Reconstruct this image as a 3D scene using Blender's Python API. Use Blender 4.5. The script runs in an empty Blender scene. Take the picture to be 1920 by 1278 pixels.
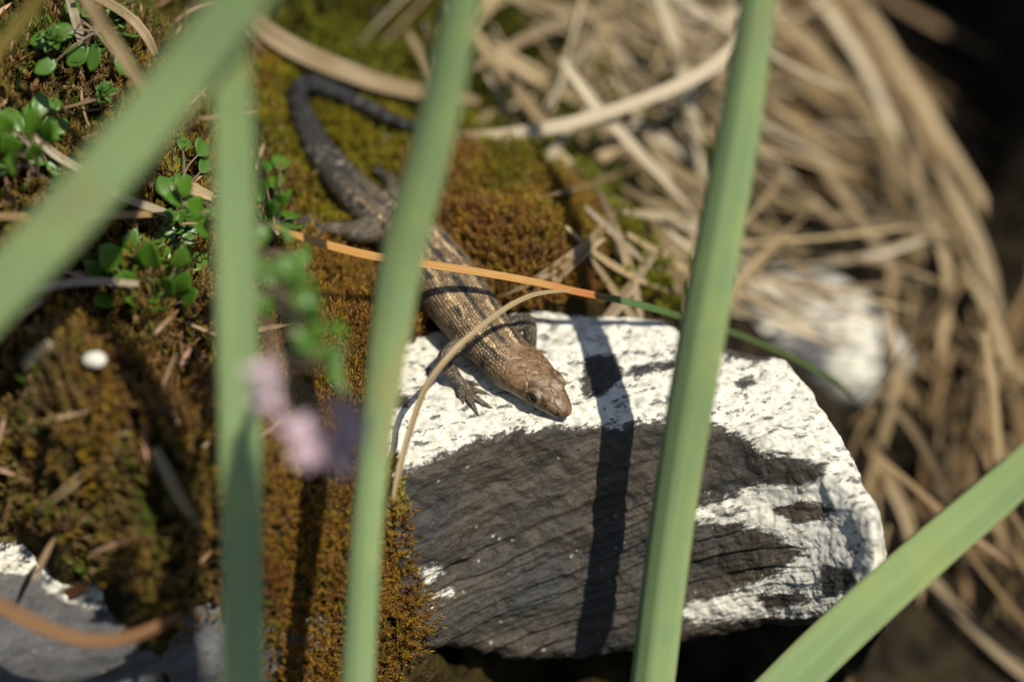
import bpy, math, random
import numpy as np
from mathutils import Vector, Matrix

random.seed(7)
rng = np.random.default_rng(7)
sc = bpy.context.scene
# ---------------------------------------------------------------- camera, sky, sun (1 unit = 1 cm)
sc.unit_settings.system = 'METRIC'
sc.unit_settings.scale_length = 0.01
PITCH = math.radians(48.0)
DIST = 50.0                    # camera to the focal centre
FRAME_W = 12.8                 # width of the field of view there
CB = np.array([0, -math.cos(PITCH), math.sin(PITCH)])   # towards the camera
CU = np.array([0, math.sin(PITCH), math.cos(PITCH)])
CR = np.array([1.0, 0, 0])
CAM = CB * DIST
cam = bpy.data.cameras.new('camera')
cam_o = bpy.data.objects.new('camera', cam)
sc.collection.objects.link(cam_o)
cam_o.location = CAM
cam_o.rotation_euler = (math.pi / 2 - PITCH, 0, 0)
cam.sensor_width = 36.0
cam.lens = 36.0 * DIST / FRAME_W
cam.clip_start = 1.0
cam.clip_end = 3000.0
cam.dof.use_dof = True
cam.dof.focus_distance = DIST - 0.95
APERTURE = 2.3                # lens opening in cm
cam.dof.aperture_fstop = cam.lens * 0.001 / APERTURE
sc.camera = cam_o

SUN = np.array([0.36, -0.24, 0.90]); SUN = SUN / np.linalg.norm(SUN)
world = bpy.data.worlds.new('World'); sc.world = world
world.use_nodes = True
wn = world.node_tree
sky = wn.nodes.new('ShaderNodeTexSky'); sky.sky_type = 'NISHITA'; sky.sun_disc = False
sky.sun_elevation = math.asin(SUN[2])
sky.sun_rotation = math.atan2(SUN[0], SUN[1])
bg = wn.nodes['Background']; bg.inputs['Strength'].default_value = 0.07
wn.links.new(sky.outputs[0], bg.inputs['Color'])
sl = bpy.data.lights.new('sun', 'SUN'); sl.energy = 4.6; sl.angle = math.radians(0.53); sl.color = (1.0, 0.935, 0.81)
so = bpy.data.objects.new('sun', sl); sc.collection.objects.link(so)
so.rotation_euler = Vector(SUN).to_track_quat('Z', 'Y').to_euler()
so.location = Vector(SUN * 80)
sc.view_settings.view_transform = 'Standard'
sc.view_settings.look = 'None'
sc.view_settings.exposure = 0.42
sc.view_settings.gamma = 1.0
sc.cycles.use_denoising = True
sc.cycles.max_bounces = 6
sc.cycles.transparent_max_bounces = 4

# ---------------------------------------------------------------- measuring helpers
KP = FRAME_W / DIST / 1920.0
def ray(px, py):
    return -CB + (px - 960) * KP * CR - (py - 639) * KP * CU
def P(px, py, d):              # a point d cm nearer than the focal centre
    return CAM + (DIST - d) * ray(px, py)
def PZ(px, py, z):             # a point at height z
    r = ray(px, py)
    return CAM + r * ((z - CAM[2]) / r[2])
def proj(v):
    v = np.asarray(v, float) - CAM
    dep = -(v @ CB)
    return 960 + (v @ CR) / dep / KP, 639 - (v @ CU) / dep / KP
def nrm(v):
    v = np.asarray(v, float)
    return v / np.maximum(np.linalg.norm(v, axis=-1, keepdims=True), 1e-9)
def sstep(a, b, x):
    t = np.clip((x - a) / (b - a), 0, 1)
    return t * t * (3 - 2 * t)
def spline(pts, n):            # Catmull-Rom through rows of any width, evenly sampled by chord
    pts = np.asarray(pts, float)
    if len(pts) == 2:
        return pts[0] + (pts[1] - pts[0]) * np.linspace(0, 1, n)[:, None]
    q = np.vstack([2 * pts[0] - pts[1], pts, 2 * pts[-1] - pts[-2]])
    m = len(pts) - 1
    out = []
    K = 40
    for i in range(m):
        p0, p1, p2, p3 = q[i], q[i + 1], q[i + 2], q[i + 3]
        t = np.linspace(0, 1, K, endpoint=(i == m - 1))[:, None]
        out.append(0.5 * ((2 * p1) + (-p0 + p2) * t + (2 * p0 - 5 * p1 + 4 * p2 - p3) * t * t + (-p0 + 3 * p1 - 3 * p2 + p3) * t ** 3))
    out = np.vstack(out)
    s = np.concatenate([[0], np.cumsum(np.linalg.norm(np.diff(out[:, :3], axis=0), axis=1))])
    si = np.linspace(0, s[-1], n)
    return np.stack([np.interp(si, s, out[:, k]) for k in range(out.shape[1])], 1)
def _hash(i, j, k, seed):
    h = (i.astype(np.int64) * 374761393 + j.astype(np.int64) * 668265263 + k.astype(np.int64) * 2147483647 + seed * 974634777) & 0xffffffff
    h = ((h ^ (h >> 13)) * 1274126177) & 0xffffffff
    h = ((h ^ (h >> 16)) * 2246822519) & 0xffffffff
    return ((h ^ (h >> 15)) & 0xffffff) / float(0xffffff)
def vnoise(p, seed=0):
    p = np.asarray(p, float); f = np.floor(p); r = p - f; i = f.astype(np.int64)
    r = r * r * (3 - 2 * r)
    out = 0
    for a in (0, 1):
        for b in (0, 1):
            for c in (0, 1):
                w = (r[:, 0] if a else 1 - r[:, 0]) * (r[:, 1] if b else 1 - r[:, 1]) * (r[:, 2] if c else 1 - r[:, 2])
                out = out + w * _hash(i[:, 0] + a, i[:, 1] + b, i[:, 2] + c, seed)
    return out * 2 - 1
def fbm(p, octaves=4, seed=0, gain=0.5):
    p = np.asarray(p, float); o = 0; a = 1.0
    for k in range(octaves):
        o = o + a * vnoise(p * 2 ** k + 17.3 * k, seed + k); a *= gain
    return o
def in_poly(px, py, poly):
    poly = np.asarray(poly, float); ins = np.zeros(len(px), bool); j = len(poly) - 1
    for i in range(len(poly)):
        xi, yi = poly[i]; xj, yj = poly[j]
        c = ((yi > py) != (yj > py)) & (px < (xj - xi) * (py - yi) / ((yj - yi) if yj != yi else 1e-9) + xi)
        ins ^= c; j = i
    return ins
def sd_poly(px, py, poly):     # signed distance, positive inside
    poly = np.asarray(poly, float); d = np.full(len(px), 1e9)
    for i in range(len(poly)):
        a = poly[i]; b = poly[(i + 1) % len(poly)]; e = b - a
        t = np.clip(((px - a[0]) * e[0] + (py - a[1]) * e[1]) / max(e @ e, 1e-9), 0, 1)
        d = np.minimum(d, np.hypot(px - a[0] - t * e[0], py - a[1] - t * e[1]))
    return np.where(in_poly(px, py, poly), d, -d)

# ---------------------------------------------------------------- object helpers
COL = sc.collection
def tag(o, label=None, cat=None, group=None, kind=None):
    if label: o['label'] = label
    if cat: o['category'] = cat
    if group: o['group'] = group
    if kind: o['kind'] = kind
    return o
def mesh_obj(name, v, f, mat, parent=None, attrs=None, loc=None, smooth=True):
    v = np.asarray(v, np.float64)
    if loc is None and parent is None:
        loc = np.array([v[:, 0].mean(), v[:, 1].mean(), v[:, 2].min()])
    if parent is not None:
        loc = np.array(parent.location)
    vv = (v - np.asarray(loc)).astype(np.float32)
    me = bpy.data.meshes.new(name)
    groups = f if isinstance(f, (list, tuple)) else [f]
    groups = [np.asarray(g, np.int32) for g in groups if len(g)]
    me.vertices.add(len(vv)); me.vertices.foreach_set('co', vv.ravel())
    nl = sum(g.size for g in groups); npoly = sum(len(g) for g in groups)
    me.loops.add(nl); me.polygons.add(npoly)
    me.loops.foreach_set('vertex_index', np.concatenate([g.ravel() for g in groups]))
    tot = np.concatenate([np.full(len(g), g.shape[1], np.int32) for g in groups])
    st = np.concatenate([[0], np.cumsum(tot)[:-1]]).astype(np.int32)
    me.polygons.foreach_set('loop_start', st)
    me.polygons.foreach_set('loop_total', tot)
    me.update(calc_edges=True)
    me.polygons.foreach_set('use_smooth', np.full(npoly, smooth))
    for k, a in (attrs or {}).items():
        a = np.asarray(a, np.float32)
        if a.ndim == 1:
            at = me.attributes.new(k, 'FLOAT', 'POINT'); at.data.foreach_set('value', a)
        elif a.shape[1] == 3 and k != 'col':
            at = me.attributes.new(k, 'FLOAT_VECTOR', 'POINT'); at.data.foreach_set('vector', a.ravel())
        else:
            if a.shape[1] == 3: a = np.hstack([a, np.ones((len(a), 1), np.float32)])
            at = me.attributes.new(k, 'FLOAT_COLOR', 'POINT'); at.data.foreach_set('color', a.ravel())
    me.materials.append(mat)
    o = bpy.data.objects.new(name, me); COL.objects.link(o)
    if parent is not None: o.parent = parent
    else: o.location = loc
    return o
def empty(name, loc, label, cat, group=None):
    o = bpy.data.objects.new(name, None); COL.objects.link(o); o.location = loc
    o.empty_display_size = 0.3
    return tag(o, label, cat, group)
def join(parts):               # [(v, f, attrs)] -> one set, quads only or tris only
    vs, fs, at, n = [], [], {}, 0
    for v, f, a in parts:
        vs.append(v); fs.append(np.asarray(f) + n); n += len(v)
        for k, x in a.items(): at.setdefault(k, []).append(x)
    return np.vstack(vs), np.vstack(fs), {k: np.concatenate(x) for k, x in at.items()}

# ---------------------------------------------------------------- materials
class M:
    def __init__(s, name):
        s.m = bpy.data.materials.new(name); s.m.use_nodes = True
        s.t = s.m.node_tree; s.b = s.t.nodes['Principled BSDF']; s.out = s.t.nodes['Material Output']
    def n(s, kind, **kw):
        x = s.t.nodes.new('ShaderNode' + kind)
        for k, v in kw.items():
            if k.startswith('i_'):
                key = k[2:]; key = int(key) if key.isdigit() else key.replace('_', ' ')
                s.set(x.inputs[key], v)
            else: setattr(x, k, v)
        return x
    def set(s, sock, v):
        if isinstance(v, bpy.types.NodeSocket): s.t.links.new(v, sock)
        else: sock.default_value = v
    def math(s, op, a, b=0.0, c=0.0, clamp=False):
        x = s.t.nodes.new('ShaderNodeMath'); x.operation = op; x.use_clamp = clamp
        s.set(x.inputs[0], a); s.set(x.inputs[1], b); s.set(x.inputs[2], c); return x.outputs[0]
    def mix(s, f, a, b, mode='MIX'):
        x = s.t.nodes.new('ShaderNodeMix'); x.data_type = 'RGBA'; x.blend_type = mode
        s.set(x.inputs[0], f); s.set(x.inputs[6], a if not isinstance(a, tuple) else (*a, 1)); s.set(x.inputs[7], b if not isinstance(b, tuple) else (*b, 1))
        return x.outputs[2]
    def attr(s, name): return s.n('Attribute', attribute_name=name)
    def pos(s): return s.n('NewGeometry').outputs['Position']
    def scale(s, v, xyz):
        return s.n('Mapping', i_Vector=v, i_Scale=xyz).outputs[0]
    def noise(s, scale, v=None, detail=4, rough=0.55):
        return s.n('TexNoise', i_Vector=v if v is not None else s.pos(), i_Scale=scale, i_Detail=detail, i_Roughness=rough).outputs[0]
    def ramp(s, f, a, b):      # smooth step a..b
        return s.n('MapRange', interpolation_type='SMOOTHSTEP', i_Value=f, i_1=a, i_2=b).outputs[0]
    def bump(s, h, strength, dist, normal=None):
        x = s.n('Bump', i_Strength=strength, i_Distance=dist, i_Height=h)
        if normal is not None: s.set(x.inputs['Normal'], normal)
        return x.outputs[0]
    def fin(s, color, rough=0.6, spec=0.4, normal=None, transl=0.0, transcol=None):
        s.set(s.b.inputs['Base Color'], color if not isinstance(color, tuple) else (*color, 1))
        s.set(s.b.inputs['Roughness'], rough); s.set(s.b.inputs['Specular IOR Level'], spec)
        if normal is not None: s.set(s.b.inputs['Normal'], normal)
        if transl > 0:
            t = s.n('BsdfTranslucent'); tc = transcol if transcol is not None else color
            s.set(t.inputs[0], tc if not isinstance(tc, tuple) else (*tc, 1))
            mx = s.n('MixShader', i_0=transl); s.t.links.new(s.b.outputs[0], mx.inputs[1]); s.t.links.new(t.outputs[0], mx.inputs[2])
            s.t.links.new(mx.outputs[0], s.out.inputs[0])
        return s.m

def mat_rock(name='lichened_slate', seed=0.0):
    m = M(name)
    p = m.pos()
    # strata run up to the right; stretch the noise along them
    sa = m.attr('str').outputs['Vector']
    st = m.scale(sa, (0.8, 4.2, 1.2)); rot = sa
    n1 = m.noise(1.3, st, 6, 0.62)
    n2 = m.noise(22.0, p, 5, 0.7)
    n3 = m.noise(0.9, p, 3)
    base = m.mix(m.ramp(n1, 0.32, 0.68), (0.021, 0.017, 0.012), (0.088, 0.068, 0.044))
    base = m.mix(m.ramp(n3, 0.4, 0.68), base, (0.040, 0.039, 0.034))
    tone = m.attr('tone').outputs['Fac']
    base = m.mix(tone, base, m.mix(m.ramp(n1, 0.3, 0.7), (0.10, 0.10, 0.105), (0.20, 0.20, 0.205)))
    rust = m.noise(2.3, p, 5, 0.65)
    base = m.mix(m.math('MULTIPLY', m.ramp(rust, 0.55, 0.72), 0.55), base, (0.10, 0.062, 0.032))
    base = m.mix(m.math('MULTIPLY', n2, 0.85), base, (0.02, 0.02, 0.018), 'MIX') if False else m.mix(m.ramp(n2, 0.35, 0.75), m.mix(0.45, base, (0.02, 0.019, 0.017)), base)
    # pale flecks of young lichen
    fl = m.n('TexVoronoi', i_Vector=p, i_Scale=5.0); flm = m.math('ADD', fl.outputs['Distance'], m.math('MULTIPLY', m.noise(17, p, 5, 0.7), 0.62))
    flm = m.math('MULTIPLY', m.math('SUBTRACT', 1.0, m.ramp(flm, 0.37, 0.45)), m.ramp(m.noise(1.6, p, 2), 0.47, 0.56))
    base = m.mix(m.math('MULTIPLY', flm, 0.6), base, (0.34, 0.37, 0.30))
    # white crust
    a = m.attr('lichen').outputs['Fac']
    edge = m.math('ADD', a, m.math('MULTIPLY', m.math('SUBTRACT', m.noise(3.2, st, 5, 0.62), 0.5), 3.4))
    edge = m.math('ADD', edge, m.math('MULTIPLY', m.math('SUBTRACT', m.noise(11, m.scale(rot, (1, 2.4, 2.6)), 7, 0.72), 0.5), 3.4))
    w = m.ramp(edge, -0.30, 0.35)
    crack = m.n('TexVoronoi', feature='DISTANCE_TO_EDGE', i_Scale=5.5,
                i_Vector=m.n('VectorMath', operation='ADD', i_0=p, i_1=m.n('VectorMath', operation='SCALE', i_0=m.n('TexNoise', i_Vector=p, i_Scale=4.0, i_Detail=3).outputs[1], i_Scale=0.35).outputs[0]).outputs[0]).outputs['Distance']
    crk = m.math('SUBTRACT', 1.0, m.ramp(crack, 0.004, 0.03))
    wn1 = m.noise(9, p, 5, 0.6)
    wc = m.mix(m.ramp(wn1, 0.3, 0.55), (0.36, 0.345, 0.285), (0.60, 0.58, 0.495))
    wc = m.mix(m.math('MULTIPLY', crk, m.ramp(m.noise(1.7, p, 2), 0.5, 0.64)), wc, (0.27, 0.26, 0.225))
    flake = m.ramp(m.noise(3.4, m.scale(rot, (1, 2.6, 2.2)), 7, 0.72), 0.55, 0.62)
    wc = m.mix(flake, wc, (0.10, 0.10, 0.095))
    col = m.mix(w, base, wc)
    h = m.math('ADD', m.math('MULTIPLY', n1, 0.9), m.math('MULTIPLY', n2, 0.35))
    h = m.math('ADD', h, m.math('MULTIPLY', w, 0.25))
    h = m.math('MULTIPLY', h, m.math('MULTIPLY_ADD', w, -0.55, 1.0))
    h = m.math('SUBTRACT', h, m.math('MULTIPLY', flake, 0.12))
    h = m.math('ADD', h, m.math('MULTIPLY', m.noise(60, p, 2), 0.06))
    rough = m.mix(w, (0.55, 0.55, 0.55), (0.9, 0.9, 0.9))
    return m.fin(col, m.n('SeparateColor', i_0=rough).outputs[0], 0.35, m.bump(h, 0.9, 0.06))
def mat_soil():
    m = M('dark_peat_and_litter'); p = m.pos()
    n1 = m.noise(2.5, p, 6, 0.6); n2 = m.noise(12, p, 4)
    c = m.mix(m.ramp(n1, 0.35, 0.65), (0.010, 0.008, 0.005), (0.038, 0.028, 0.015))
    g = m.attr('moss').outputs['Fac']
    mc = m.mix(m.ramp(n1, 0.35, 0.65), (0.016, 0.012, 0.003), (0.050, 0.036, 0.010))
    c = m.mix(g, c, mc)
    return m.fin(c, 0.95, 0.1, m.bump(m.math('ADD', n1, n2), 1.0, 0.15))
def mat_moss(name, transl=0.3):
    m = M(name)
    c = m.attr('col').outputs['Color']
    return m.fin(c, 0.45, 0.35, None, transl, m.mix(1.0, c, (1.15, 1.05, 0.5), 'MULTIPLY'))
def mat_blade():
    m = M('green_grass_blade')
    sv = m.n('SeparateXYZ', i_0=m.attr('sv').outputs['Vector'])
    s, t, r = sv.outputs[0], sv.outputs[1], sv.outputs[2]
    v = m.n('CombineXYZ', i_0=m.math('MULTIPLY', s, 11.0), i_1=m.math('MULTIPLY', t, 0.35), i_2=m.math('MULTIPLY', r, 7.0)).outputs[0]
    stripe = m.noise(1.0, v, 2)
    c = m.mix(m.ramp(stripe, 0.3, 0.7), (0.215, 0.310, 0.130), (0.270, 0.365, 0.155))
    mot = m.noise(1.1, m.pos(), 3)
    c = m.mix(m.ramp(mot, 0.4, 0.75), c, (0.31, 0.385, 0.135))
    mid = m.math('SUBTRACT', 1.0, m.ramp(m.math('ABSOLUTE', s), 0.03, 0.12))
    c = m.mix(m.math('MULTIPLY', mid, 0.5), c, (0.27, 0.38, 0.16))
    edge = m.ramp(m.math('ABSOLUTE', s), 0.9, 0.99)
    c = m.mix(m.math('MULTIPLY', edge, 0.45), c, (0.28, 0.24, 0.10))
    tip = m.ramp(m.noise(0.45, m.n('CombineXYZ', i_0=m.math('MULTIPLY', s, 0.7), i_1=t, i_2=m.math('MULTIPLY', r, 31.0)).outputs[0], 3), 0.62, 0.74)
    c = m.mix(m.math('MULTIPLY', tip, 0.35), c, (0.32, 0.22, 0.09))
    sp = m.ramp(m.noise(9.0, m.pos(), 5, 0.7), 0.66, 0.72)
    c = m.mix(m.math('MULTIPLY', sp, 0.5), c, (0.30, 0.26, 0.12))
    # a waxy bluish bloom
    bloom = m.n('LayerWeight', i_Blend=0.35).outputs['Facing']
    c2 = m.mix(m.math('MULTIPLY', bloom, 0.25), c, (0.26, 0.37, 0.29))
    fine = m.noise(1.0, m.n('CombineXYZ', i_0=m.math('MULTIPLY', s, 26.0), i_1=m.math('MULTIPLY', t, 0.2), i_2=r).outputs[0], 2)
    return m.fin(c2, 0.40, 0.5, m.bump(fine, 0.25, 0.02), 0.28, m.mix(1.0, c, (1.1, 1.25, 0.55), 'MULTIPLY'))
def mat_straw(name, a, b, dark=(0.10, 0.07, 0.035), green=None, transl=0.2):
    m = M(name)
    sv = m.n('SeparateXYZ', i_0=m.attr('sv').outputs['Vector'])
    s, t, r = sv.outputs[0], sv.outputs[1], sv.outputs[2]
    v = m.n('CombineXYZ', i_0=m.math('MULTIPLY', s, 5.0), i_1=m.math('MULTIPLY', t, 0.8), i_2=m.math('MULTIPLY', r, 19.0)).outputs[0]
    n1 = m.noise(1.0, v, 4, 0.6)
    c = m.mix(m.ramp(n1, 0.3, 0.7), a, b)
    c = m.mix(m.math('MULTIPLY', m.ramp(m.noise(1.3, v, 4), 0.58, 0.72), 0.6), c, dark)
    c = m.mix(1.0, c, m.n('CombineColor', i_0=m.math('MULTIPLY_ADD', r, 0.7, 0.62), i_1=m.math('MULTIPLY_ADD', r, 0.72, 0.58), i_2=m.math('MULTIPLY_ADD', r, 0.75, 0.55)).outputs[0], 'MULTIPLY')
    if green:
        tt = m.attr('sv2').outputs['Fac']
        jit = m.math('ADD', tt, m.math('MULTIPLY', m.math('SUBTRACT', n1, 0.5), 0.16))
        c = m.mix(m.ramp(jit, green[0], green[0] + 0.10), c, (0.40, 0.125, 0.022))
        c = m.mix(m.ramp(jit, green[1] - 0.015, green[1] + 0.03), c, (0.055, 0.115, 0.022))
        c = m.mix(m.ramp(jit, green[2], green[2] + 0.06), c, (0.05, 0.075, 0.015))
    return m.fin(c, 0.5, 0.4, m.bump(n1, 0.4, 0.03), transl)
def mat_leaf(name, a, b, transl=0.35, rough=0.3):
    m = M(name); p = m.pos()
    c = m.mix(m.noise(5, p, 3), a, b)
    return m.fin(c, rough, 0.5, m.bump(m.noise(25, p, 2), 0.2, 0.02), transl, m.mix(1.0, c, (1.1, 1.3, 0.4), 'MULTIPLY'))

MAT = {}
MAT['rock'] = mat_rock()
MAT['soil'] = mat_soil()
MAT['moss'] = mat_moss('moss_leaves')
MAT['blade'] = mat_blade()
MAT['straw'] = mat_straw('dry_grass', (0.20, 0.142, 0.064), (0.39, 0.305, 0.168))
MAT['pale_straw'] = mat_straw('bleached_dry_grass', (0.36, 0.295, 0.185), (0.54, 0.475, 0.34), (0.20, 0.145, 0.08))
MAT['brown_straw'] = mat_straw('brown_dry_grass', (0.115, 0.072, 0.028), (0.27, 0.180, 0.078))
MAT['orange_straw'] = mat_straw('orange_to_green_grass', (0.36, 0.175, 0.035), (0.46, 0.27, 0.075), (0.24, 0.085, 0.02), (0.40, 0.505, 0.60))
MAT['rust_straw'] = mat_straw('rusty_grass_blade', (0.115, 0.042, 0.010), (0.18, 0.085, 0.018), (0.10, 0.10, 0.012))
MAT['olive_straw'] = mat_straw('olive_grass', (0.13, 0.115, 0.016), (0.24, 0.175, 0.04), (0.07, 0.08, 0.012))
MAT['leaf'] = mat_leaf('fresh_green_leaf', (0.05, 0.145, 0.010), (0.115, 0.235, 0.022))
MAT['dark_leaf'] = mat_leaf('dark_green_leaf', (0.04, 0.11, 0.012), (0.10, 0.20, 0.025), 0.25, 0.4)
MAT['petal'] = mat_leaf('lilac_petal', (0.56, 0.36, 0.48), (0.80, 0.68, 0.75), 0.35, 0.5)
MAT['twig'] = mat_leaf('woody_stem', (0.10, 0.065, 0.04), (0.24, 0.17, 0.11), 0.0, 0.7)
MAT['litter'] = mat_moss('dead_leaf_litter', 0.15)

# ---------------------------------------------------------------- terrain heights from measured points, plus an unseen bank added for shade
ST = np.array([  # px, front-edge py, back-edge py, bottom-edge py of the main rock
    (560, 950, 660, 1240), (640, 925, 652, 1232), (740, 885, 640, 1215), (830, 850, 615, 1214), (920, 816, 596, 1220), (1000, 802, 586, 1228),
    (1090, 794, 584, 1232), (1160, 794, 586, 1225), (1250, 792, 600, 1205), (1340, 800, 645, 1186), (1400, 815, 656, 1176),
    (1480, 850, 668, 1166), (1540, 885, 735, 1160), (1600, 940, 840, 1142), (1640, 1000, 930, 1100)], float)
FACE = math.radians(60)
def edge_pt(px): return PZ(px, np.interp(px, ST[:, 0], ST[:, 1]), 0.0)
def face_pt(px, py, slope=FACE):
    E = edge_pt(px); dr = np.array([0, -math.cos(slope), -math.sin(slope)])
    lo, hi = 0.0, 8.0
    for _ in range(40):
        s = (lo + hi) / 2
        if proj((E + dr * s)[None])[1][0] < py: lo = s
        else: hi = s
    q = E + dr * s
    return q
TP = []
for px, py, z in [
    (-300, 100, 3.8), (-300, 600, 2.2), (-300, 900, 1.0), (-300, 1300, -1.2),
    (0, -300, 3.6), (300, -300, 2.6), (700, -300, 0.8), (1100, -300, -0.4), (1500, -300, -4.0), (2000, -300, -6.5),
    (0, 60, 3.2), (100, 75, 3.0), (200, 175, 2.7), (50, 260, 2.8), (300, 60, 2.3), (300, 250, 2.15), (0, 450, 2.25), (150, 400, 2.0), (275, 500, 1.65), (400, 450, 1.3),
    (430, 280, 1.5), (480, 120, 1.2), (500, 260, 1.0), (520, 400, 0.7), (450, 560, 0.95),
    (100, 640, 1.65), (250, 650, 1.45), (100, 800, 1.5), (300, 800, 1.3), (420, 700, 1.1), (550, 600, 0.5), (640, 600, 0.38), (600, 500, 0.45),
    (100, 930, 0.95), (300, 950, 0.85), (500, 900, 0.5), (620, 800, 0.25), (690, 740, 0.22), (660, 640, 0.3),
    (300, 1130, -0.15), (500, 1100, -0.3), (620, 1000, -0.35), (600, 1278, -1.9), (400, 1300, -1.9), (150, 1100, -0.9), (100, 1250, -2.2), (-100, 1250, -2.2),
    (900, 440, 0.55), (960, 370, 0.7), (1030, 400, 0.6), (1000, 480, 0.55), (1080, 450, 0.3), (1110, 540, -0.05), (940, 540, 0.25), (850, 320, 0.55), (770, 290, 0.45), (800, 380, 0.2),
    (1000, 265, -0.35), (880, 200, -0.25), (650, 60, 0.35), (750, 150, 0.15), (1100, 320, -0.6), (1200, 200, -0.9), (1200, 420, -0.7), (1100, 50, -0.4),
    (1250, 540, -0.6), (1350, 480, -1.2), (1500, 350, -2.2), (1700, 200, -4.0), (1880, 50, -6.5), (1700, 520, -3.2), (1850, 400, -4.5), (1560, 620, -3.4), (1480, 600, -3.1), (1400, 580, -2.6),
    (1850, 800, -4.6), (1720, 1000, -4.6), (1900, 1200, -5.2), (1600, 1300, -4.8), (1250, 1320, -4.8), (1000, 1320, -4.6), (840, 1300, -3.9), (1800, 1600, -5), (1000, 1700, -5), (300, 1700, -4), (2300, 900, -5),
    # under the lizard
    (690, 400, 0.22), (640, 340, 0.35), (590, 270, 0.55), (560, 190, 0.8), (640, 175, 0.72), (740, 220, 0.5), (730, 430, 0.15), (780, 470, 0.05), (640, 430, 0.42), (560, 415, 0.6),
    (830, 540, 0.0), (790, 560, 0.02), (770, 610, 0.12), (740, 600, 0.25),
    ]:
    TP.append(PZ(px, py, z))
for wx, wy, wz in [(1, -1.3, -2.4), (2.5, -1.3, -3), (4, -1.5, -3.6), (0, -1.7, -2.2), (-0.6, -1.0, -1.6), (-0.5, -2.3, -2.6), (2, -0.4, -1.6), (3.3, -0.5, -2.4), (0.4, -0.3, -0.9), (-0.7, -0.1, -0.6), (1.2, -0.2, -1.0), (1, -2.4, -3.2), (3, -2.4, -3.8)]:
    TP.append(np.array([wx, wy, wz]))
for px, py, up in [(690, 880, 0.35), (700, 960, 0.35), (715, 1050, 0.30), (735, 1120, 0.28), (740, 1180, 0.25), (690, 1180, 0.45), (650, 1100, 0.6),
                   (800, 900, -0.8), (830, 1000, -0.8), (870, 1100, -0.8), (880, 1200, -0.9), (745, 905, 0.0), (765, 1010, 0.0), (780, 1100, 0.05), (790, 1170, 0.05)]:
    q = face_pt(px, py); q[2] += up; TP.append(q)
for wx, wy, wz in [(5.5, 7, -7.0), (5.8, 9, -7.5), (5.6, 11, -7.5), (7.6, 5.5, 1.5), (7.8, 7.5, 3.5), (7.8, 9.5, 4.2), (7.8, 11.5, 4.5), (7.8, 14, 4.5), (10, 9, 4.6), (10, 13, 4.6), (6.5, 7, -6.0), (6.6, 9, -6.5), (6.6, 11, -6.5), (5.0, 14, -6)]:  # deep pit and unseen bank beside it, added to keep the hollow in shade
    TP.append(np.array([wx, wy, wz]))
TP = np.array(TP)
EPS = 0.12
def _phi(r2): return np.sqrt(r2 + EPS ** 2)
_A = _phi(((TP[:, None, :2] - TP[None, :, :2]) ** 2).sum(-1)) + np.eye(len(TP)) * -0.04
_W = np.linalg.solve(_A, TP[:, 2] + 2.0)
def terrain(xy):
    xy = np.asarray(xy, float); out = np.empty(len(xy))
    for i in range(0, len(xy), 20000):
        c = xy[i:i + 20000]
        out[i:i + 20000] = _phi(((c[:, None] - TP[None, :, :2]) ** 2).sum(-1)) @ _W - 2.0
    r = np.hypot(xy[:, 0], xy[:, 1])
    out = np.clip(out, -8, 5)
    k = sstep(15, 24, r)
    out = out * (1 - k) + (-4.0 + 0.6 * fbm(np.c_[xy * 0.12, np.zeros(len(xy))], 3, 5)) * k
    return out
def lumps(xy):
    return (0.07 + 0.27 * sstep(-2.2, -3.6, xy[:, 0])) * fbm(np.c_[xy * 1.5, np.zeros(len(xy))], 4, 3)
def tz(x, y): return float(terrain(np.array([[x, y]]))[0])

def ground_d(px, py, h=0.0):   # depth at which the line of sight meets the ground raised by h
    ds = np.linspace(9, -12, 421); pts = np.array([P(px, py, d) for d in ds])
    g = terrain(pts[:, :2]) + lumps(pts[:, :2]) + h
    k = np.nonzero(pts[:, 2] < g)[0]
    return float(ds[k[0]]) if len(k) else -4.0
def G_(pts, h): return [(a, b, ground_d(a, b, h)) for a, b in pts]
def axis_coords(lo, hi, step, far):
    a = list(np.arange(lo, hi + 1e-6, step)); s = step
    x = a[-1]
    while x < far: s *= 1.35; x += s; a.append(x)
    s = step; x = a[0]; pre = []
    while x > -far: s *= 1.35; x -= s; pre.append(x)
    return np.array(pre[::-1] + a)
gx = axis_coords(-9, 10, 0.1, 600); gy = axis_coords(-8, 15, 0.1, 600)
GX, GY = np.meshgrid(gx, gy)
xy = np.c_[GX.ravel(), GY.ravel()]
gz = terrain(xy)
near = 1 - sstep(14, 20, np.hypot(xy[:, 0], xy[:, 1]))
gz = gz + near * lumps(xy) - 0.06
nx, ny = len(gx), len(gy)
ii = (np.arange(ny - 1)[:, None] * nx + np.arange(nx - 1)[None]).ravel()
gp = proj(np.c_[xy, gz])
mossmask = np.clip(1 - sstep(1150, 1350, gp[0]), 0, 1) * near
mesh_ground = mesh_obj('ground', np.c_[xy, gz], np.c_[ii, ii + 1, ii + nx + 1, ii + nx], MAT['soil'], attrs={'moss': mossmask}, loc=np.zeros(3))
tag(mesh_ground, 'dark peaty soil under the moss and dry grass', 'ground', kind='structure')

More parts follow.
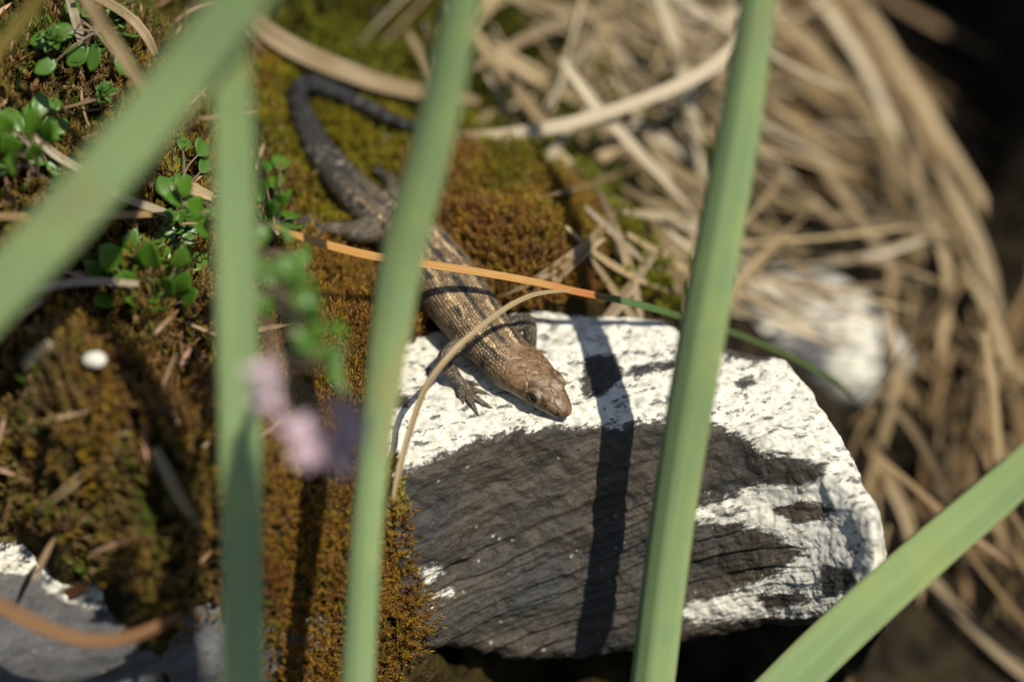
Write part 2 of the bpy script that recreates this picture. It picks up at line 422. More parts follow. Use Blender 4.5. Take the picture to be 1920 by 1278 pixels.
# ---------------------------------------------------------------- rocks
def rock_main():
    NU, NV = 520, 430
    pxs = np.linspace(560, 1640, NU - 24)
    rows = []
    for px in pxs:
        fe = np.interp(px, ST[:, 0], ST[:, 1]); be = np.interp(px, ST[:, 0], ST[:, 2]); bo = np.interp(px, ST[:, 0], ST[:, 3])
        ztop = 0.0
        B = PZ(px, be, ztop - 0.02); E = edge_pt(px); F = face_pt(px, bo)
        x = E[0]
        mid = (E + F) / 2
        prof = [(B[1] + 0.55, -3.6), (B[1] + 0.32, -1.3), (B[1] + 0.10, -0.22), (B[1] - 0.05, -0.01), ((B[1] * 2 + E[1]) / 3, 0.03), ((B[1] + 2 * E[1]) / 3, 0.03), (E[1] + 0.10, 0.0), (E[1] - 0.02, -0.08),
                (mid[1] - 0.05, mid[2]), (F[1] + 0.02, F[2] + 0.10), (F[1] + 0.06, F[2] - 0.08), (F[1] + 0.75, F[2] - 0.45), (F[1] + 1.4, F[2] - 1.0), (F[1] + 1.7, -4.6)]
        prof = np.array(prof)
        # dense polyline, softened corners
        s = np.concatenate([[0], np.cumsum(np.linalg.norm(np.diff(prof, axis=0), axis=1))])
        wt = np.array([.25, .6, 1.5, 2, 2, 2, 2, 2, 2, 2.2, 1.2, .5, .25]); cw = np.concatenate([[0], np.cumsum(np.diff(s) * wt)])
        si = np.interp(np.linspace(0, cw[-1], NV), cw, s)
        lin = np.c_[np.interp(si, s, prof[:, 0]), np.interp(si, s, prof[:, 1])]
        rows.append(np.c_[np.full(NV, x), lin])
    rows = np.array(rows)
    # the blunt right end: shrink towards its middle
    c = rows[-1].copy(); ctr = np.array([c[0, 0], c[:, 1].mean(), -1.5])
    ctr[1] = (c[100:280, 1]).mean()
    ends = []
    for k in range(1, 25):
        a = k / 24 * math.pi / 2
        r = c.copy(); r[:, 1] = ctr[1] + (c[:, 1] - ctr[1]) * math.cos(a); r[:, 2] = ctr[2] + (c[:, 2] - ctr[2]) * math.cos(a) - 0.3 * math.sin(a)
        r[:, 0] = c[:, 0] + 0.22 * math.sin(a); ends.append(r)
    g = np.concatenate([rows, np.array(ends)])
    g[:, :, 1] = g[:, :, 1]
    for _ in range(7):
        g[1:-1] = g[1:-1] * 0.5 + (g[:-2] + g[2:]) * 0.25
        g[:, 1:-1] = g[:, 1:-1] * 0.5 + (g[:, :-2] + g[:, 2:]) * 0.25
    du = np.gradient(g, axis=0); dv = np.gradient(g, axis=1)
    nn = nrm(np.cross(dv, du)); 
    if (nn[200, 200] @ CB) < 0: nn = -nn
    v = g.reshape(-1, 3); n = nn.reshape(-1, 3)
    # schist strata: ledges running up to the right across the face
    ns = nrm(np.array([-0.36, 0.47, 0.81]))
    q = v @ ns + 0.09 * fbm(v * np.array([0.7, 1, 1.0]), 4, 11)
    lay = q / 0.21 + 0.4 * fbm(v * 0.8, 2, 19)
    fl = np.floor(lay); fr = lay - fl
    amp = _hash(fl.astype(int), fl.astype(int) * 0, fl.astype(int) * 0, 5)
    step = (sstep(0.0, 0.22, fr) * (1 - fr * 0.85)) * (0.3 + 0.9 * amp)
    face = sstep(0.05, 0.6, -n[:, 1]) * (0.4 + 0.6 * sstep(-0.2, 0.4, fbm(v * 0.6, 2, 77)))
    low = 1 - sstep(-1.6, -0.6, v[:, 2])
    dis = face * (0.020 + 0.085 * low) * step
    q2 = v @ ns + 0.05 * fbm(v * 1.6, 3, 31); l2 = q2 / 0.06; f2 = np.floor(l2); a2 = _hash(f2.astype(int), f2.astype(int) * 0, f2.astype(int) * 0, 9)
    dis += face * (0.004 + 0.04 * low) * a2 * sstep(0, 0.3, l2 - f2)
    q0 = (face_pt(930, 1020) @ ns); leftw = 1 - sstep(0.6, 1.6, v[:, 0])
    dis += face * leftw * 0.09 * sstep(q0 - 0.03, q0 + 0.03, q + 0.02 * fbm(v * 4, 2, 61))
    dis += 0.07 * fbm(v * np.array([1.1, 1.6, 1.6]), 5, 2, 0.52) + 0.018 * fbm(v * 7, 3, 41)
    v = v + n * dis[:, None]
    px, py = proj(v)
    WH = [[(380, 940), (690, 925), (745, 886), (835, 852), (925, 816), (1000, 806), (1090, 800), (1165, 800), (1225, 788), (1335, 794), (1395, 818), (1435, 852), (1485, 856), (1550, 872), (1530, 902), (1500, 910),
           (1425, 906), (1385, 924), (1340, 938), (1290, 962), (1290, 978), (1380, 980), (1432, 992), (1500, 1032), (1492, 1052), (1440, 1078), (1380, 1104), (1300, 1128), (1255, 1150), (1300, 1163), (1400, 1160), (1500, 1155), (1620, 1150), (1720, 1100), (1720, 640), (1400, 480), (380, 480)],
          [(782, 1066), (820, 1058), (835, 1074), (800, 1092)], [(800, 1120), (848, 1100), (852, 1112), (810, 1136)]]
    DK = [[(1096, 668), (1150, 662), (1166, 690), (1164, 712), (1130, 742), (1094, 748)], [(1185, 690), (1262, 676), (1268, 690), (1190, 706)],
          [(1452, 956), (1500, 940), (1560, 950), (1545, 972), (1492, 980)], [(1380, 716), (1410, 708), (1420, 720), (1395, 728)],
          [(1538, 1062), (1600, 1064), (1606, 1090), (1570, 1112), (1540, 1120)], [(1420, 1120), (1500, 1105), (1520, 1130), (1440, 1140)], [(700, 740), (770, 742), (764, 764), (720, 760)],
          [(1345, 640), (1460, 660), (1440, 676), (1350, 668)]]
    sd = np.full(len(v), -400.0)
    for w in WH: sd = np.maximum(sd, sd_poly(px, py, w))
    for w in DK: sd = np.minimum(sd, -sd_poly(px, py, w) * 1.5)
    under = n[:, 2] < -0.25
    lich = np.clip(sd / 13.0, -2.6, 2.6); lich[under] = -3
    nu, nv = g.shape[:2]
    ii = (np.arange(nu - 1)[:, None] * nv + np.arange(nv - 1)[None]).ravel()
    o = mesh_obj('rock', v, np.c_[ii, ii + 1, ii + nv + 1, ii + nv], MAT['rock'], attrs={'lichen': lich, 'str': np.c_[v @ nrm(np.array([.94, .18, .31])), q, v @ nrm(np.array([.1, .86, -.5]))]})
    tag(o, 'dark layered slate rock with white crusty lichen, the lizard resting on top', 'rock')
    return o
rock = rock_main()

def boulder(name, ctr, rad, seed, label, lich_fn, sq=2.6, rough=0.16, rot=0.0, tone=0.0):
    nu, nv = 150, 110
    th = np.linspace(0, 2 * math.pi, nu, endpoint=False); ph = np.linspace(-math.pi / 2 + 0.01, math.pi / 2 - 0.01, nv)
    T, H = np.meshgrid(th, ph, indexing='ij')
    u = np.stack([np.cos(H) * np.cos(T), np.cos(H) * np.sin(T), np.sin(H)], -1).reshape(-1, 3)
    l = (np.abs(u) ** sq).sum(1) ** (1 / sq); b = u / l[:, None]
    v = b * np.asarray(rad) 
    cs, sn = math.cos(rot), math.sin(rot)
    v = v @ np.array([[cs, sn, 0], [-sn, cs, 0], [0, 0, 1]])
    v = v + u * (rough * fbm(v * 0.9 + seed * 3.1, 5, seed, 0.55))[:, None]
    lay = (v @ nrm(np.array([-0.3, 0.25, 0.9]))) / 0.3 + fbm(v * 0.6, 2, seed + 3); fr = lay - np.floor(lay)
    v = v + u * (0.03 * sstep(0, 0.4, fr) * (1 - fr))[:, None]
    v = v + np.asarray(ctr)
    i = np.arange(nu); ii = (i[:, None] * nv + np.arange(nv - 1)[None]).ravel(); jj = (((i + 1) % nu)[:, None] * nv + np.arange(nv - 1)[None]).ravel()
    o = mesh_obj(name, v, np.c_[ii, jj, jj + 1, ii + 1], MAT['rock'], attrs={'lichen': lich_fn(v, u), 'str': np.c_[v[:, 0], lay * 0.3, v[:, 1]], 'tone': np.full(len(v), tone)})
    return tag(o, label, 'rock')
c = P(1480, 622, -4.3)
boulder('rock', c + np.array([-0.05, 0.20, -0.20]), (1.75, 0.85, 0.55), 4, 'pale rounded lichen covered rock behind the layered slate, among dry grass', lambda v, u: np.full(len(v), 0.35) + 1.6 * fbm(v * 1.8, 4, 8), 2.3, 0.16, -0.35, 1.0)
c = P(60, 1230, 2.5)
def lowlich(v, u):
    px, py = proj(v)
    return np.clip(sd_poly(px, py, [(-200, 900), (60, 930), (180, 1000), (300, 1060), (290, 1150), (200, 1150), (140, 1130), (60, 1090), (-30, 1060), (-200, 1050)]) / 22 - 0.7 + 1.7 * fbm(v * 2.2, 4, 6), -2.4, 0.55)
boulder('rock', c + np.array([-0.15, 1.35, -1.75]), (4.0, 1.5, 2.0), 9, 'grey slate rock jutting out below the mossy bank, streaked with pale lichen', lowlich, 3.4, 0.16, 0.1, 0.6)

# ---------------------------------------------------------------- moss
def moss_patch(label, poly, density, height, palette, seed, leaf=0.10, wid=0.016, area=(-8, 8, -6, 9), L=13, zoff=0.0, lean=0.25, patch=0.9, minup=None):
    r = np.random.default_rng(seed)
    x0, x1, y0, y1 = area
    n = int((x1 - x0) * (y1 - y0) * density)
    xy = np.c_[r.uniform(x0, x1, n), r.uniform(y0, y1, n)]
    e = 0.06
    pz = terrain(xy)
    px, py = proj(np.c_[xy, pz])
    k = in_poly(px + 14 * vnoise(np.c_[xy * 3, pz], seed), py + 14 * vnoise(np.c_[xy * 3 + 40, pz], seed), poly)
    xy, pz = xy[k], pz[k]
    hx = terrain(xy + [e, 0]); hy = terrain(xy + [0, e])
    nr = nrm(np.c_[-(hx - pz) / e, -(hy - pz) / e, np.ones(len(xy))])
    # steeper ground has more surface than its plan: add shoots there
    rep = r.random(len(xy)) < np.clip(1 / nr[:, 2] - 1, 0, 1)
    xy2 = xy[rep] + r.normal(0, 0.03, (rep.sum(), 2))
    xy = np.vstack([xy, xy2]); pz = np.concatenate([pz, terrain(xy2)]) if len(xy2) else pz; nr = np.vstack([nr, nr[rep]])
    N = len(xy)
    base = np.c_[xy, pz + zoff] + lumps(xy)[:, None] * np.array([0, 0, 1]) - np.array([0, 0, 0.05])
    lump = fbm(np.c_[xy * 2.2, pz], 3, seed + 50)
    H = height * (0.75 + 0.75 * lump + 0.5 * r.random(N)); H = np.maximum(H, 0.05)
    ax = nrm(nr * 0.6 + np.array([0, 0, 0.7]) + r.normal(0, lean, (N, 3)))
    # colour of each shoot
    pal = np.array(palette); t = np.clip(0.5 + patch * 0.55 * fbm(np.c_[xy * 0.9, pz * 0.9], 3, seed + 7) + r.normal(0, 0.16, N), 0, 0.999) * (len(pal) - 1)
    i = t.astype(int); f = (t - i)[:, None]
    scol = pal[i] * (1 - f) + pal[np.minimum(i + 1, len(pal) - 1)] * f
    scol = scol * (0.75 + 0.5 * r.random((N, 1)))
    rep_ = lambda a: np.repeat(a, L, axis=0)
    hf = np.tile((np.arange(L) + 0.5) / L, N); hf = np.clip(hf + r.normal(0, 0.03, N * L), 0.02, 1)
    az = np.tile(np.arange(L) * 2.4, N) + rep_(r.uniform(0, 6.3, N)) + r.normal(0, 0.3, N * L)
    A = rep_(ax); t1 = nrm(np.cross(A, np.array([0.3, 0.9, 0.2]))); t2 = np.cross(A, t1)
    rad = t1 * np.cos(az)[:, None] + t2 * np.sin(az)[:, None]
    ang = np.radians(68 - 50 * hf + r.normal(0, 8, N * L))
    dr = A * np.cos(ang)[:, None] + rad * np.sin(ang)[:, None]
    ln = leaf * (0.65 + 0.5 * r.random(N * L)) * (0.6 + 0.5 * hf)
    b = rep_(base) + A * (rep_(H) * hf)[:, None]
    wv = nrm(np.cross(dr, A)) * (wid * (0.7 + 0.5 * r.random(N * L)))[:, None]
    mid = b + dr * (ln * 0.5)[:, None]; tip = mid + nrm(dr * 0.9 + rad * 0.12 - A * 0.0 + np.array([0, 0, 0.12])) * (ln * 0.55)[:, None]
    V = np.stack([b - wv * 0.6, b + wv * 0.6, mid - wv, mid + wv, tip], 1).reshape(-1, 3)
    o5 = np.arange(N * L)[:, None] * 5
    F = np.concatenate([o5 + [0, 1, 3], o5 + [0, 3, 2], o5 + [2, 3, 4]])
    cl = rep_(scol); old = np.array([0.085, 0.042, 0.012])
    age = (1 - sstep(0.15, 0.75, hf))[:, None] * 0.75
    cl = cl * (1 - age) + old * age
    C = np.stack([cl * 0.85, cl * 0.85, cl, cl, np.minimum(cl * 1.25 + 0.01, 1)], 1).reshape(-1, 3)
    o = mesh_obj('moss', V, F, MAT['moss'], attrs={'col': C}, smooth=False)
    return tag(o, label, 'moss', kind='stuff'), N
OLIVE = (0.17, 0.15, 0.012); GOLD = (0.34, 0.215, 0.012); ORANGE = (0.31, 0.145, 0.022); RUST = (0.20, 0.082, 0.022); GREEN = (0.085, 0.15, 0.012); BROWN = (0.23, 0.135, 0.05); YELL = (0.34, 0.27, 0.04)
cnt = []
cnt.append(moss_patch('golden brown moss covering the bank around the small leafy plants', [(-500, -300), (430, -300), (500, 90), (520, 250), (560, 330), (600, 420), (560, 560), (520, 760), (480, 1000), (480, 1400), (380, 1230), (330, 1190), (240, 1150), (170, 1090), (110, 1030), (40, 985), (-100, 950), (-500, 960)],
      150, 0.27, [GREEN, BROWN, (0.12, 0.12, 0.02), (0.27, 0.15, 0.055), OLIVE, BROWN, GOLD, RUST, BROWN], 21, 0.105, 0.013, area=(-9, -2.2, -6.5, 8), L=13)[1])
cnt.append(moss_patch('orange moss cushion beside the lizard\'s back', [(770, 290), (830, 270), (900, 285), (980, 300), (1060, 350), (1110, 410), (1135, 480), (1130, 545), (1060, 565), (960, 585), (930, 570), (860, 500), (800, 400), (760, 330)],
      600, 0.26, [OLIVE, ORANGE, YELL, RUST, BROWN, ORANGE, GOLD, RUST], 22, 0.080, 0.0095, area=(-2, 2, -0.6, 4), L=14, patch=1.4)[1])
cnt.append(moss_patch('tawny moss fringe hanging over the mossy end of the layered rock', [(520, 480), (600, 440), (700, 460), (780, 500), (800, 560), (785, 620), (735, 660), (715, 760), (705, 860), (745, 900), (770, 1000), (790, 1100), (815, 1180), (760, 1230), (740, 1400), (470, 1400), (470, 1000), (500, 760)],
      520, 0.22, [RUST, OLIVE, ORANGE, BROWN, GOLD, RUST, BROWN, YELL], 23, 0.078, 0.0095, patch=1.3, area=(-4, -0.6, -5.5, 1.4), L=13)[1])
cnt.append(moss_patch('yellow green moss around the lizard\'s tail', [(480, 100), (560, 120), (640, 160), (720, 170), (800, 250), (790, 330), (760, 420), (640, 440), (560, 420), (520, 330), (480, 250)],
      330, 0.16, [(0.20, 0.19, 0.012), OLIVE, (0.26, 0.20, 0.015), (0.17, 0.19, 0.012), GOLD], 24, 0.09, 0.014, area=(-4, -0.5, 0.3, 6), L=12)[1])
cnt.append(moss_patch('bright green moss growing beneath the crossing dry stems', [(430, -300), (1500, -300), (1420, 120), (1340, 420), (1260, 580), (1130, 560), (1140, 470), (1100, 390), (1040, 330), (960, 290), (840, 260), (780, 220), (700, 160), (560, 110), (480, 90)],
      90, 0.22, [(0.05, 0.055, 0.006), (0.13, 0.145, 0.008), (0.18, 0.18, 0.012), (0.11, 0.09, 0.015)], 25, 0.13, 0.02, area=(-4, 4.5, 0.5, 10), L=12)[1])
print('moss shoots', cnt)

# ---------------------------------------------------------------- ribbons: blades, straws, leaves
XS = np.array([-1, -0.62, -0.25, 0, 0.25, 0.62, 1.0])
def ribbon(pts, width, face, fold=0.3, thick=0.03, nseg=40, r=0.5, twist=0.0):
    """pts world rows; width half-widths at the same rows; face = direction the upper side looks at"""
    pts = np.asarray(pts, float); w = np.asarray(width, float)
    if w.ndim == 0: w = np.full(len(pts), float(w))
    sp = spline(np.c_[pts, w], nseg); p = sp[:, :3]; w = np.maximum(sp[:, 3], 0.004)
    T = nrm(np.gradient(p, axis=0)); Fd = nrm(np.asarray(face, float)); Fd = np.broadcast_to(Fd, p.shape)
    S = nrm(np.cross(T, Fd)); Nn = np.cross(S, T)
    tw = np.linspace(0, twist, nseg)[:, None]
    S, Nn = S * np.cos(tw) + Nn * np.sin(tw), Nn * np.cos(tw) - S * np.sin(tw)
    k = len(XS)
    top = p[:, None] + S[:, None] * (w[:, None] * XS)[..., None] + Nn[:, None] * (w[:, None] * fold * np.abs(XS))[..., None]
    th = thick * (1 - 0.75 * np.abs(XS))
    bot = top - Nn[:, None] * (np.minimum(th[None], w[:, None]))[..., None]
    V = np.concatenate([top, bot[:, ::-1]], 1); m = 2 * k
    L = np.concatenate([[0], np.cumsum(np.linalg.norm(np.diff(p, axis=0), axis=1))])
    sx = np.concatenate([XS, XS[::-1]])
    sv = np.stack([np.broadcast_to(sx, (nseg, m)), np.broadcast_to(L[:, None], (nseg, m)), np.full((nseg, m), r)], -1).reshape(-1, 3)
    sv2 = np.repeat(L / L[-1], m)
    i = np.arange(nseg - 1)[:, None] * m; j = np.arange(m)[None]; j2 = (np.arange(m) + 1)[None] % m
    F = np.stack([i + j, i + j2, i + m + j2, i + m + j], -1).reshape(-1, 4)
    e0 = np.array([[a, m - 1 - a, m - 2 - a, a + 1] for a in range(k - 1)]); e1 = (nseg - 1) * m + e0[:, ::-1]
    return V.reshape(-1, 3), np.vstack([F, e0, e1]), {'sv': sv, 'sv2': sv2}
def strip(name, mat, ctrl, width, face, label, cat, group=None, parent=None, **kw):
    pts = [P(*c) for c in ctrl]
    v, f, a = ribbon(pts, width, face, **kw)
    base = np.array(pts[-1])
    o = mesh_obj(name, v, f, MAT[mat], attrs=a, loc=base)
    return tag(o, label, cat, group)
VIEW = CB
# green blades (tip first, root last)
G = 'green grass blades rising before the rock'
strip('grass_plant', 'blade', [(860, -620, 9.6), (600, -200, 8.6), (456, -8, 7.9), (320, 172, 7.3), (148, 380, 6.8), (-20, 566, 6.3), (-220, 800, 5.6), (-380, 1150, 4.6), (-420, 1500, 1.5)],
      [0.04, 0.24, 0.29, 0.305, 0.31, 0.31, 0.30, 0.28, 0.25], VIEW + np.array([0.25, 0.1, 0.1]), 'broad green grass blade leaning steeply over the small leafy plants on the bank', 'grass plant', G, fold=0.22, thick=0.04, nseg=60, r=0.1)
strip('grass_plant', 'blade', [(395, -420, 9.4), (415, -150, 7.9), (428, 60, 6.9), (437, 300, 6.1), (441, 560, 5.4), (448, 800, 4.8), (452, 1040, 4.3), (455, 1290, 3.9), (470, 1700, 3.5), (480, 2300, 3.2)],
      [0.03, 0.14, 0.20, 0.23, 0.235, 0.24, 0.245, 0.25, 0.25, 0.24], VIEW + np.array([0.3, 0, 0]), 'upright green grass blade between the leafy plant and the pink flowers', 'grass plant', G, fold=0.25, thick=0.04, nseg=60, r=0.35)
strip('grass_plant', 'blade', [(990, -560, 7.6), (925, -250, 6.6), (864, 0, 5.9), (815, 230, 5.2), (752, 470, 4.5), (728, 620, 4.2), (703, 820, 4.0), (684, 1000, 3.9), (667, 1278, 3.6), (640, 1700, 3.2), (620, 2350, 2.9)],
      [0.02, 0.14, 0.215, 0.25, 0.265, 0.25, 0.19, 0.185, 0.20, 0.22, 0.22], VIEW + np.array([-0.25, 0.2, 0]), 'green grass blade crossing over the lizard\'s back', 'grass plant', G, fold=-0.25, thick=0.035, nseg=70, r=0.6)
strip('grass_plant', 'blade', [(1560, -800, 5.8), (1470, -330, 4.8), (1416, 0, 4.2), (1368, 300, 3.7), (1309, 620, 3.15), (1256, 950, 2.35), (1214, 1290, 1.8), (1170, 1700, 1.4), (1120, 2350, 1.0)],
      [0.03, 0.165, 0.23, 0.28, 0.305, 0.295, 0.295, 0.29, 0.28], VIEW + np.array([-0.45, 0.1, -0.1]), 'green keeled grass blade standing before the rock, throwing a dark shadow onto it', 'grass plant', G, fold=-0.38, thick=0.04, nseg=70, r=0.85)
strip('grass_plant', 'blade', [(2500, 330, 3.9), (2200, 620, 3.0), (1925, 878, 2.3), (1750, 1030, 2.05), (1610, 1155, 1.9), (1475, 1285, 1.75), (1250, 1520, 1.5), (1000, 1850, 1.0), (830, 2300, 0.4)],
      [0.03, 0.18, 0.25, 0.28, 0.295, 0.30, 0.30, 0.29, 0.26], VIEW + np.array([0.1, 0.3, 0.1]), 'green grass blade sloping past the blunt white end of the layered rock', 'grass plant', G, fold=0.3, thick=0.04, nseg=60, r=0.97)

_q = [P(448, 815, 4.75), P(452, 950, 4.5), P(453, 1090, 4.2), P(455, 1230, 4.0), P(458, 1380, 3.8), P(465, 1600, 3.6)]
_q = [a + SUN * t for a, t in zip(_q, (15.5, 17.5, 19.5, 21.5, 24, 28))]
_v, _f, _a = ribbon(_q, [0.08, 0.25, 0.28, 0.28, 0.28, 0.26], SUN, fold=0.15, thick=0.04, nseg=50, r=0.45)
tag(mesh_obj('grass_plant', _v, _f, MAT['blade'], attrs=_a, loc=_q[-1]), 'arching green grass blade overhead that shades the foot of the upright blade', 'grass plant', G)
# ---------------------------------------------------------------- the lizard
def loft(rows, seg=28, exps=2.0):
    """rows: x,y,z,halfwidth,top,bottom -> closed tube with elliptical rings"""
    rows = np.asarray(rows, float); p = rows[:, :3]
    T = nrm(np.gradient(p, axis=0)); Z = np.array([0, 0, 1.0])
    N = nrm(Z - (T @ Z)[:, None] * T); S = np.cross(T, N)
    a = np.linspace(0, 2 * math.pi, seg, endpoint=False)
    ca, sa = np.cos(a), np.sin(a)
    e = 2.0 / exps
    cc = np.sign(ca) * np.abs(ca) ** e; ss = np.sign(sa) * np.abs(sa) ** e
    hgt = np.where(cc > 0, rows[:, 4:5] * cc, rows[:, 5:6] * cc)
    V = p[:, None] + N[:, None] * hgt[..., None] + S[:, None] * (rows[:, 3:4] * ss)[..., None]
    n = len(rows); i = np.arange(n - 1)[:, None] * seg; j = np.arange(seg)[None]; j2 = (j + 1) % seg
    F = np.stack([i + j, i + j2, i + seg + j2, i + seg + j], -1).reshape(-1, 4)
    V = np.concatenate([V.reshape(-1, 3), p[:1], p[-1:]]); m = n * seg
    j = np.arange(seg); j2 = (j + 1) % seg
    c0 = np.stack([j2, j, np.full(seg, m)], -1); c1 = np.stack([(n - 1) * seg + j, (n - 1) * seg + j2, np.full(seg, m + 1)], -1)
    return V, F, np.vstack([c0, c1]), (p, T, N, S)
def ellipsoid(c, axes, rad, nu=20, nv=14):
    th = np.linspace(0, 2 * math.pi, nu, endpoint=False); ph = np.linspace(0, math.pi, nv + 2)[1:-1]
    u = np.array([[math.sin(b) * math.cos(t), math.sin(b) * math.sin(t), math.cos(b)] for b in ph for t in th])
    V = c + (u * rad) @ np.array(axes)
    i = np.arange(nv - 1)[:, None] * nu; j = np.arange(nu)[None]; j2 = (j + 1) % nu
    F = np.stack([i + j, i + nu + j, i + nu + j2, i + j2], -1).reshape(-1, 4)
    top = len(V); V = np.vstack([V, c + np.array(axes)[2] * rad[2], c - np.array(axes)[2] * rad[2]])
    j = np.arange(nu); j2 = (j + 1) % nu
    t0 = np.stack([j, j2, np.full(nu, top)], -1); t1 = np.stack([(nv - 1) * nu + j2, (nv - 1) * nu + j, np.full(nu, top + 1)], -1)
    return V, F, np.vstack([t0, t1])

def lizard():
    spec = [  # px, py, z, half width, top, bottom
        (1066, 779, .13, .045, .035, .04), (1061, 773, .15, .105, .08, .085), (1051, 763, .18, .155, .12, .11), (1038, 750, .215, .20, .155, .13), (1023, 735, .25, .255, .195, .155), (1006, 718, .28, .295, .215, .18),
        (990, 703, .30, .325, .225, .20), (973, 689, .32, .335, .225, .22), (955, 675, .34, .33, .235, .24), (935, 655, .36, .335, .25, .26), (910, 628, .38, .37, .28, .27), (885, 595, .40, .40, .31, .29), (860, 562, .42, .425, .33, .30),
        (830, 522, .44, .435, .34, .31), (800, 485, .46, .43, .33, .30), (765, 450, .49, .40, .31, .28), (730, 420, .52, .35, .28, .25), (700, 394, .56, .30, .25, .23), (665, 362, .62, .265, .225, .22), (632, 328, .69, .235, .205, .20),
        (600, 285, .78, .205, .185, .18), (576, 240, .88, .175, .165, .16), (560, 200, .97, .15, .145, .14), (560, 172, 1.0, .135, .13, .13), (580, 158, 1.0, .125, .12, .12), (620, 168, .95, .11, .105, .105), (680, 196, .84, .09, .085, .085), (750, 228, .72, .07, .065, .065), (830, 250, .60, .045, .04, .04), (890, 262, .5, .02, .02, .02)]
    rows = spline(np.array([np.r_[PZ(a, b, z), w, t, bo] for a, b, z, w, t, bo in spec]), 260)
    V0, Q0, T0, (cp, cT, cN, cS) = loft(rows, 40, 2.25)
    parts = [(V0, Q0, T0)]
    L = np.concatenate([[0], np.cumsum(np.linalg.norm(np.diff(cp, axis=0), axis=1))])
    limbs = []
    def limb(pts, n=26, flat=1.0):
        rw = spline(np.array([np.r_[PZ(a, b, z), r, r * flat, r * flat] for a, b, z, r in pts]), n)
        v, q, t, fr = loft(rw, 14); parts.append((v, q, t)); limbs.append((rw, fr))
    # fore leg and hand on the near side
    limb([(872, 640, .34, .13), (853, 654, .38, .118), (836, 668, .37, .102), (834, 682, .31, .098), (846, 697, .22, .092), (858, 712, .13, .076), (870, 726, .085, .078), (880, 738, .065, .06)])
    for tp in ([(862, 722, .09, .042), (864, 738, .09, .034), (868, 750, .06, .026), (869, 760, .03, .012)],
               [(868, 728, .08, .046), (877, 744, .10, .038), (890, 765, .07, .029), (899, 783, .025, .010)],
               [(874, 730, .08, .046), (890, 744, .10, .038), (911, 758, .07, .029), (929, 769, .025, .010)],
               [(874, 724, .08, .044), (892, 731, .09, .035), (910, 737, .06, .027), (926, 746, .025, .010)],
               [(868, 716, .08, .042), (884, 718, .07, .031), (897, 722, .05, .024), (906, 727, .025, .009)]): limb(tp, 16)
    # far fore leg
    limb([(945, 622, .36, .125), (968, 608, .45, .118), (984, 602, .44, .11), (992, 612, .36, .098), (995, 632, .25, .085), (996, 652, .13, .068), (1000, 664, .07, .07), (1010, 672, .05, .05)])
    for tp in ([(1000, 660, .07, .04), (1016, 660, .06, .032), (1030, 662, .025, .012)], [(1002, 664, .07, .04), (1020, 672, .06, .032), (1036, 680, .025, .012)], [(1000, 668, .07, .04), (1012, 684, .06, .03), (1024, 698, .025, .012)]): limb(tp, 12)
    # hind leg on the near side, folded with long toes
    limb([(722, 412, .52, .20), (702, 424, .60, .19), (684, 432, .66, .175), (666, 434, .68, .145), (648, 432, .68, .115), (630, 429, .70, .09), (612, 427, .72, .07), (600, 425, .74, .06)])
    for tp in ([(606, 426, .74, .04), (585, 413, .84, .032), (560, 406, .86, .028), (528, 411, .82, .012)], [(604, 427, .73, .04), (580, 422, .80, .032), (556, 417, .81, .028), (534, 414, .78, .012)],
               [(604, 428, .73, .038), (588, 430, .76, .03), (570, 430, .76, .014)], [(606, 430, .72, .038), (596, 438, .74, .028), (585, 444, .73, .013)]): limb(tp, 16)
    # far hind leg
    limb([(722, 400, .50, .18), (738, 372, .56, .15), (738, 350, .54, .12), (726, 334, .50, .085), (714, 326, .52, .06)])
    for tp in ([(716, 328, .52, .038), (704, 320, .56, .028), (694, 316, .55, .012)], [(718, 326, .52, .038), (712, 314, .56, .028), (704, 308, .55, .012)]): limb(tp, 10)
    # brows, eyelids, cheeks
    def at(s): 
        i = int(np.argmin(np.abs(L - s))); return cp[i], cT[i], cN[i], cS[i]
    eyes = []
    for sg in (-1, 1):
        p, T, N, S = at(0.44)
        fr = np.array([nrm(T), nrm(S * sg), N])
        parts.append(ellipsoid(p + T * 0.03 + S * sg * 0.115 + N * 0.130, fr, (0.22, 0.095, 0.068)))
        ec = p + S * sg * 0.198 + N * 0.086
        out = nrm(S * sg * 0.93 + N * 0.33 - T * 0.15)
        along = nrm(T - (T @ out) * out); vert = np.cross(out, along)
        a = np.linspace(0, 2 * math.pi, 28, endpoint=False)
        ring = np.array([ec + out * 0.045 + along * math.cos(x) * 0.094 + vert * math.sin(x) * 0.068 for x in a])
        rv = []; 
        for k, x in enumerate(a):
            rd = nrm(ring[k] - (ec + out * 0.045))
            for y in np.linspace(0, 2 * math.pi, 8, endpoint=False): rv.append(ring[k] + rd * math.cos(y) * 0.024 + out * math.sin(y) * 0.024)
        i = np.arange(28)[:, None]; j = np.arange(8)[None]
        q = np.stack([i * 8 + j, i * 8 + (j + 1) % 8, ((i + 1) % 28) * 8 + (j + 1) % 8, ((i + 1) % 28) * 8 + j], -1).reshape(-1, 4)
        parts.append((np.array(rv), q, np.zeros((0, 3), int)))
        eyes.append((ec + out * 0.0, out, along, vert))
        p, T, N, S = at(1.0)
        parts.append(ellipsoid(p + S * sg * 0.21 - N * 0.03, np.array([nrm(T), nrm(S * sg), N]), (0.30, 0.15, 0.16)))
    vs, qs, ts, n = [], [], [], 0
    for v, q, t in parts:
        vs.append(v); qs.append(q + n); ts.append(t + n); n += len(v)
    me = bpy.data.meshes.new('lizard_base')
    me.from_pydata(np.vstack(vs).tolist(), [], [list(map(int, f)) for f in np.vstack(qs)] + [list(map(int, f)) for f in np.vstack(ts)])
    tmp = bpy.data.objects.new('lizard_base', me); COL.objects.link(tmp)
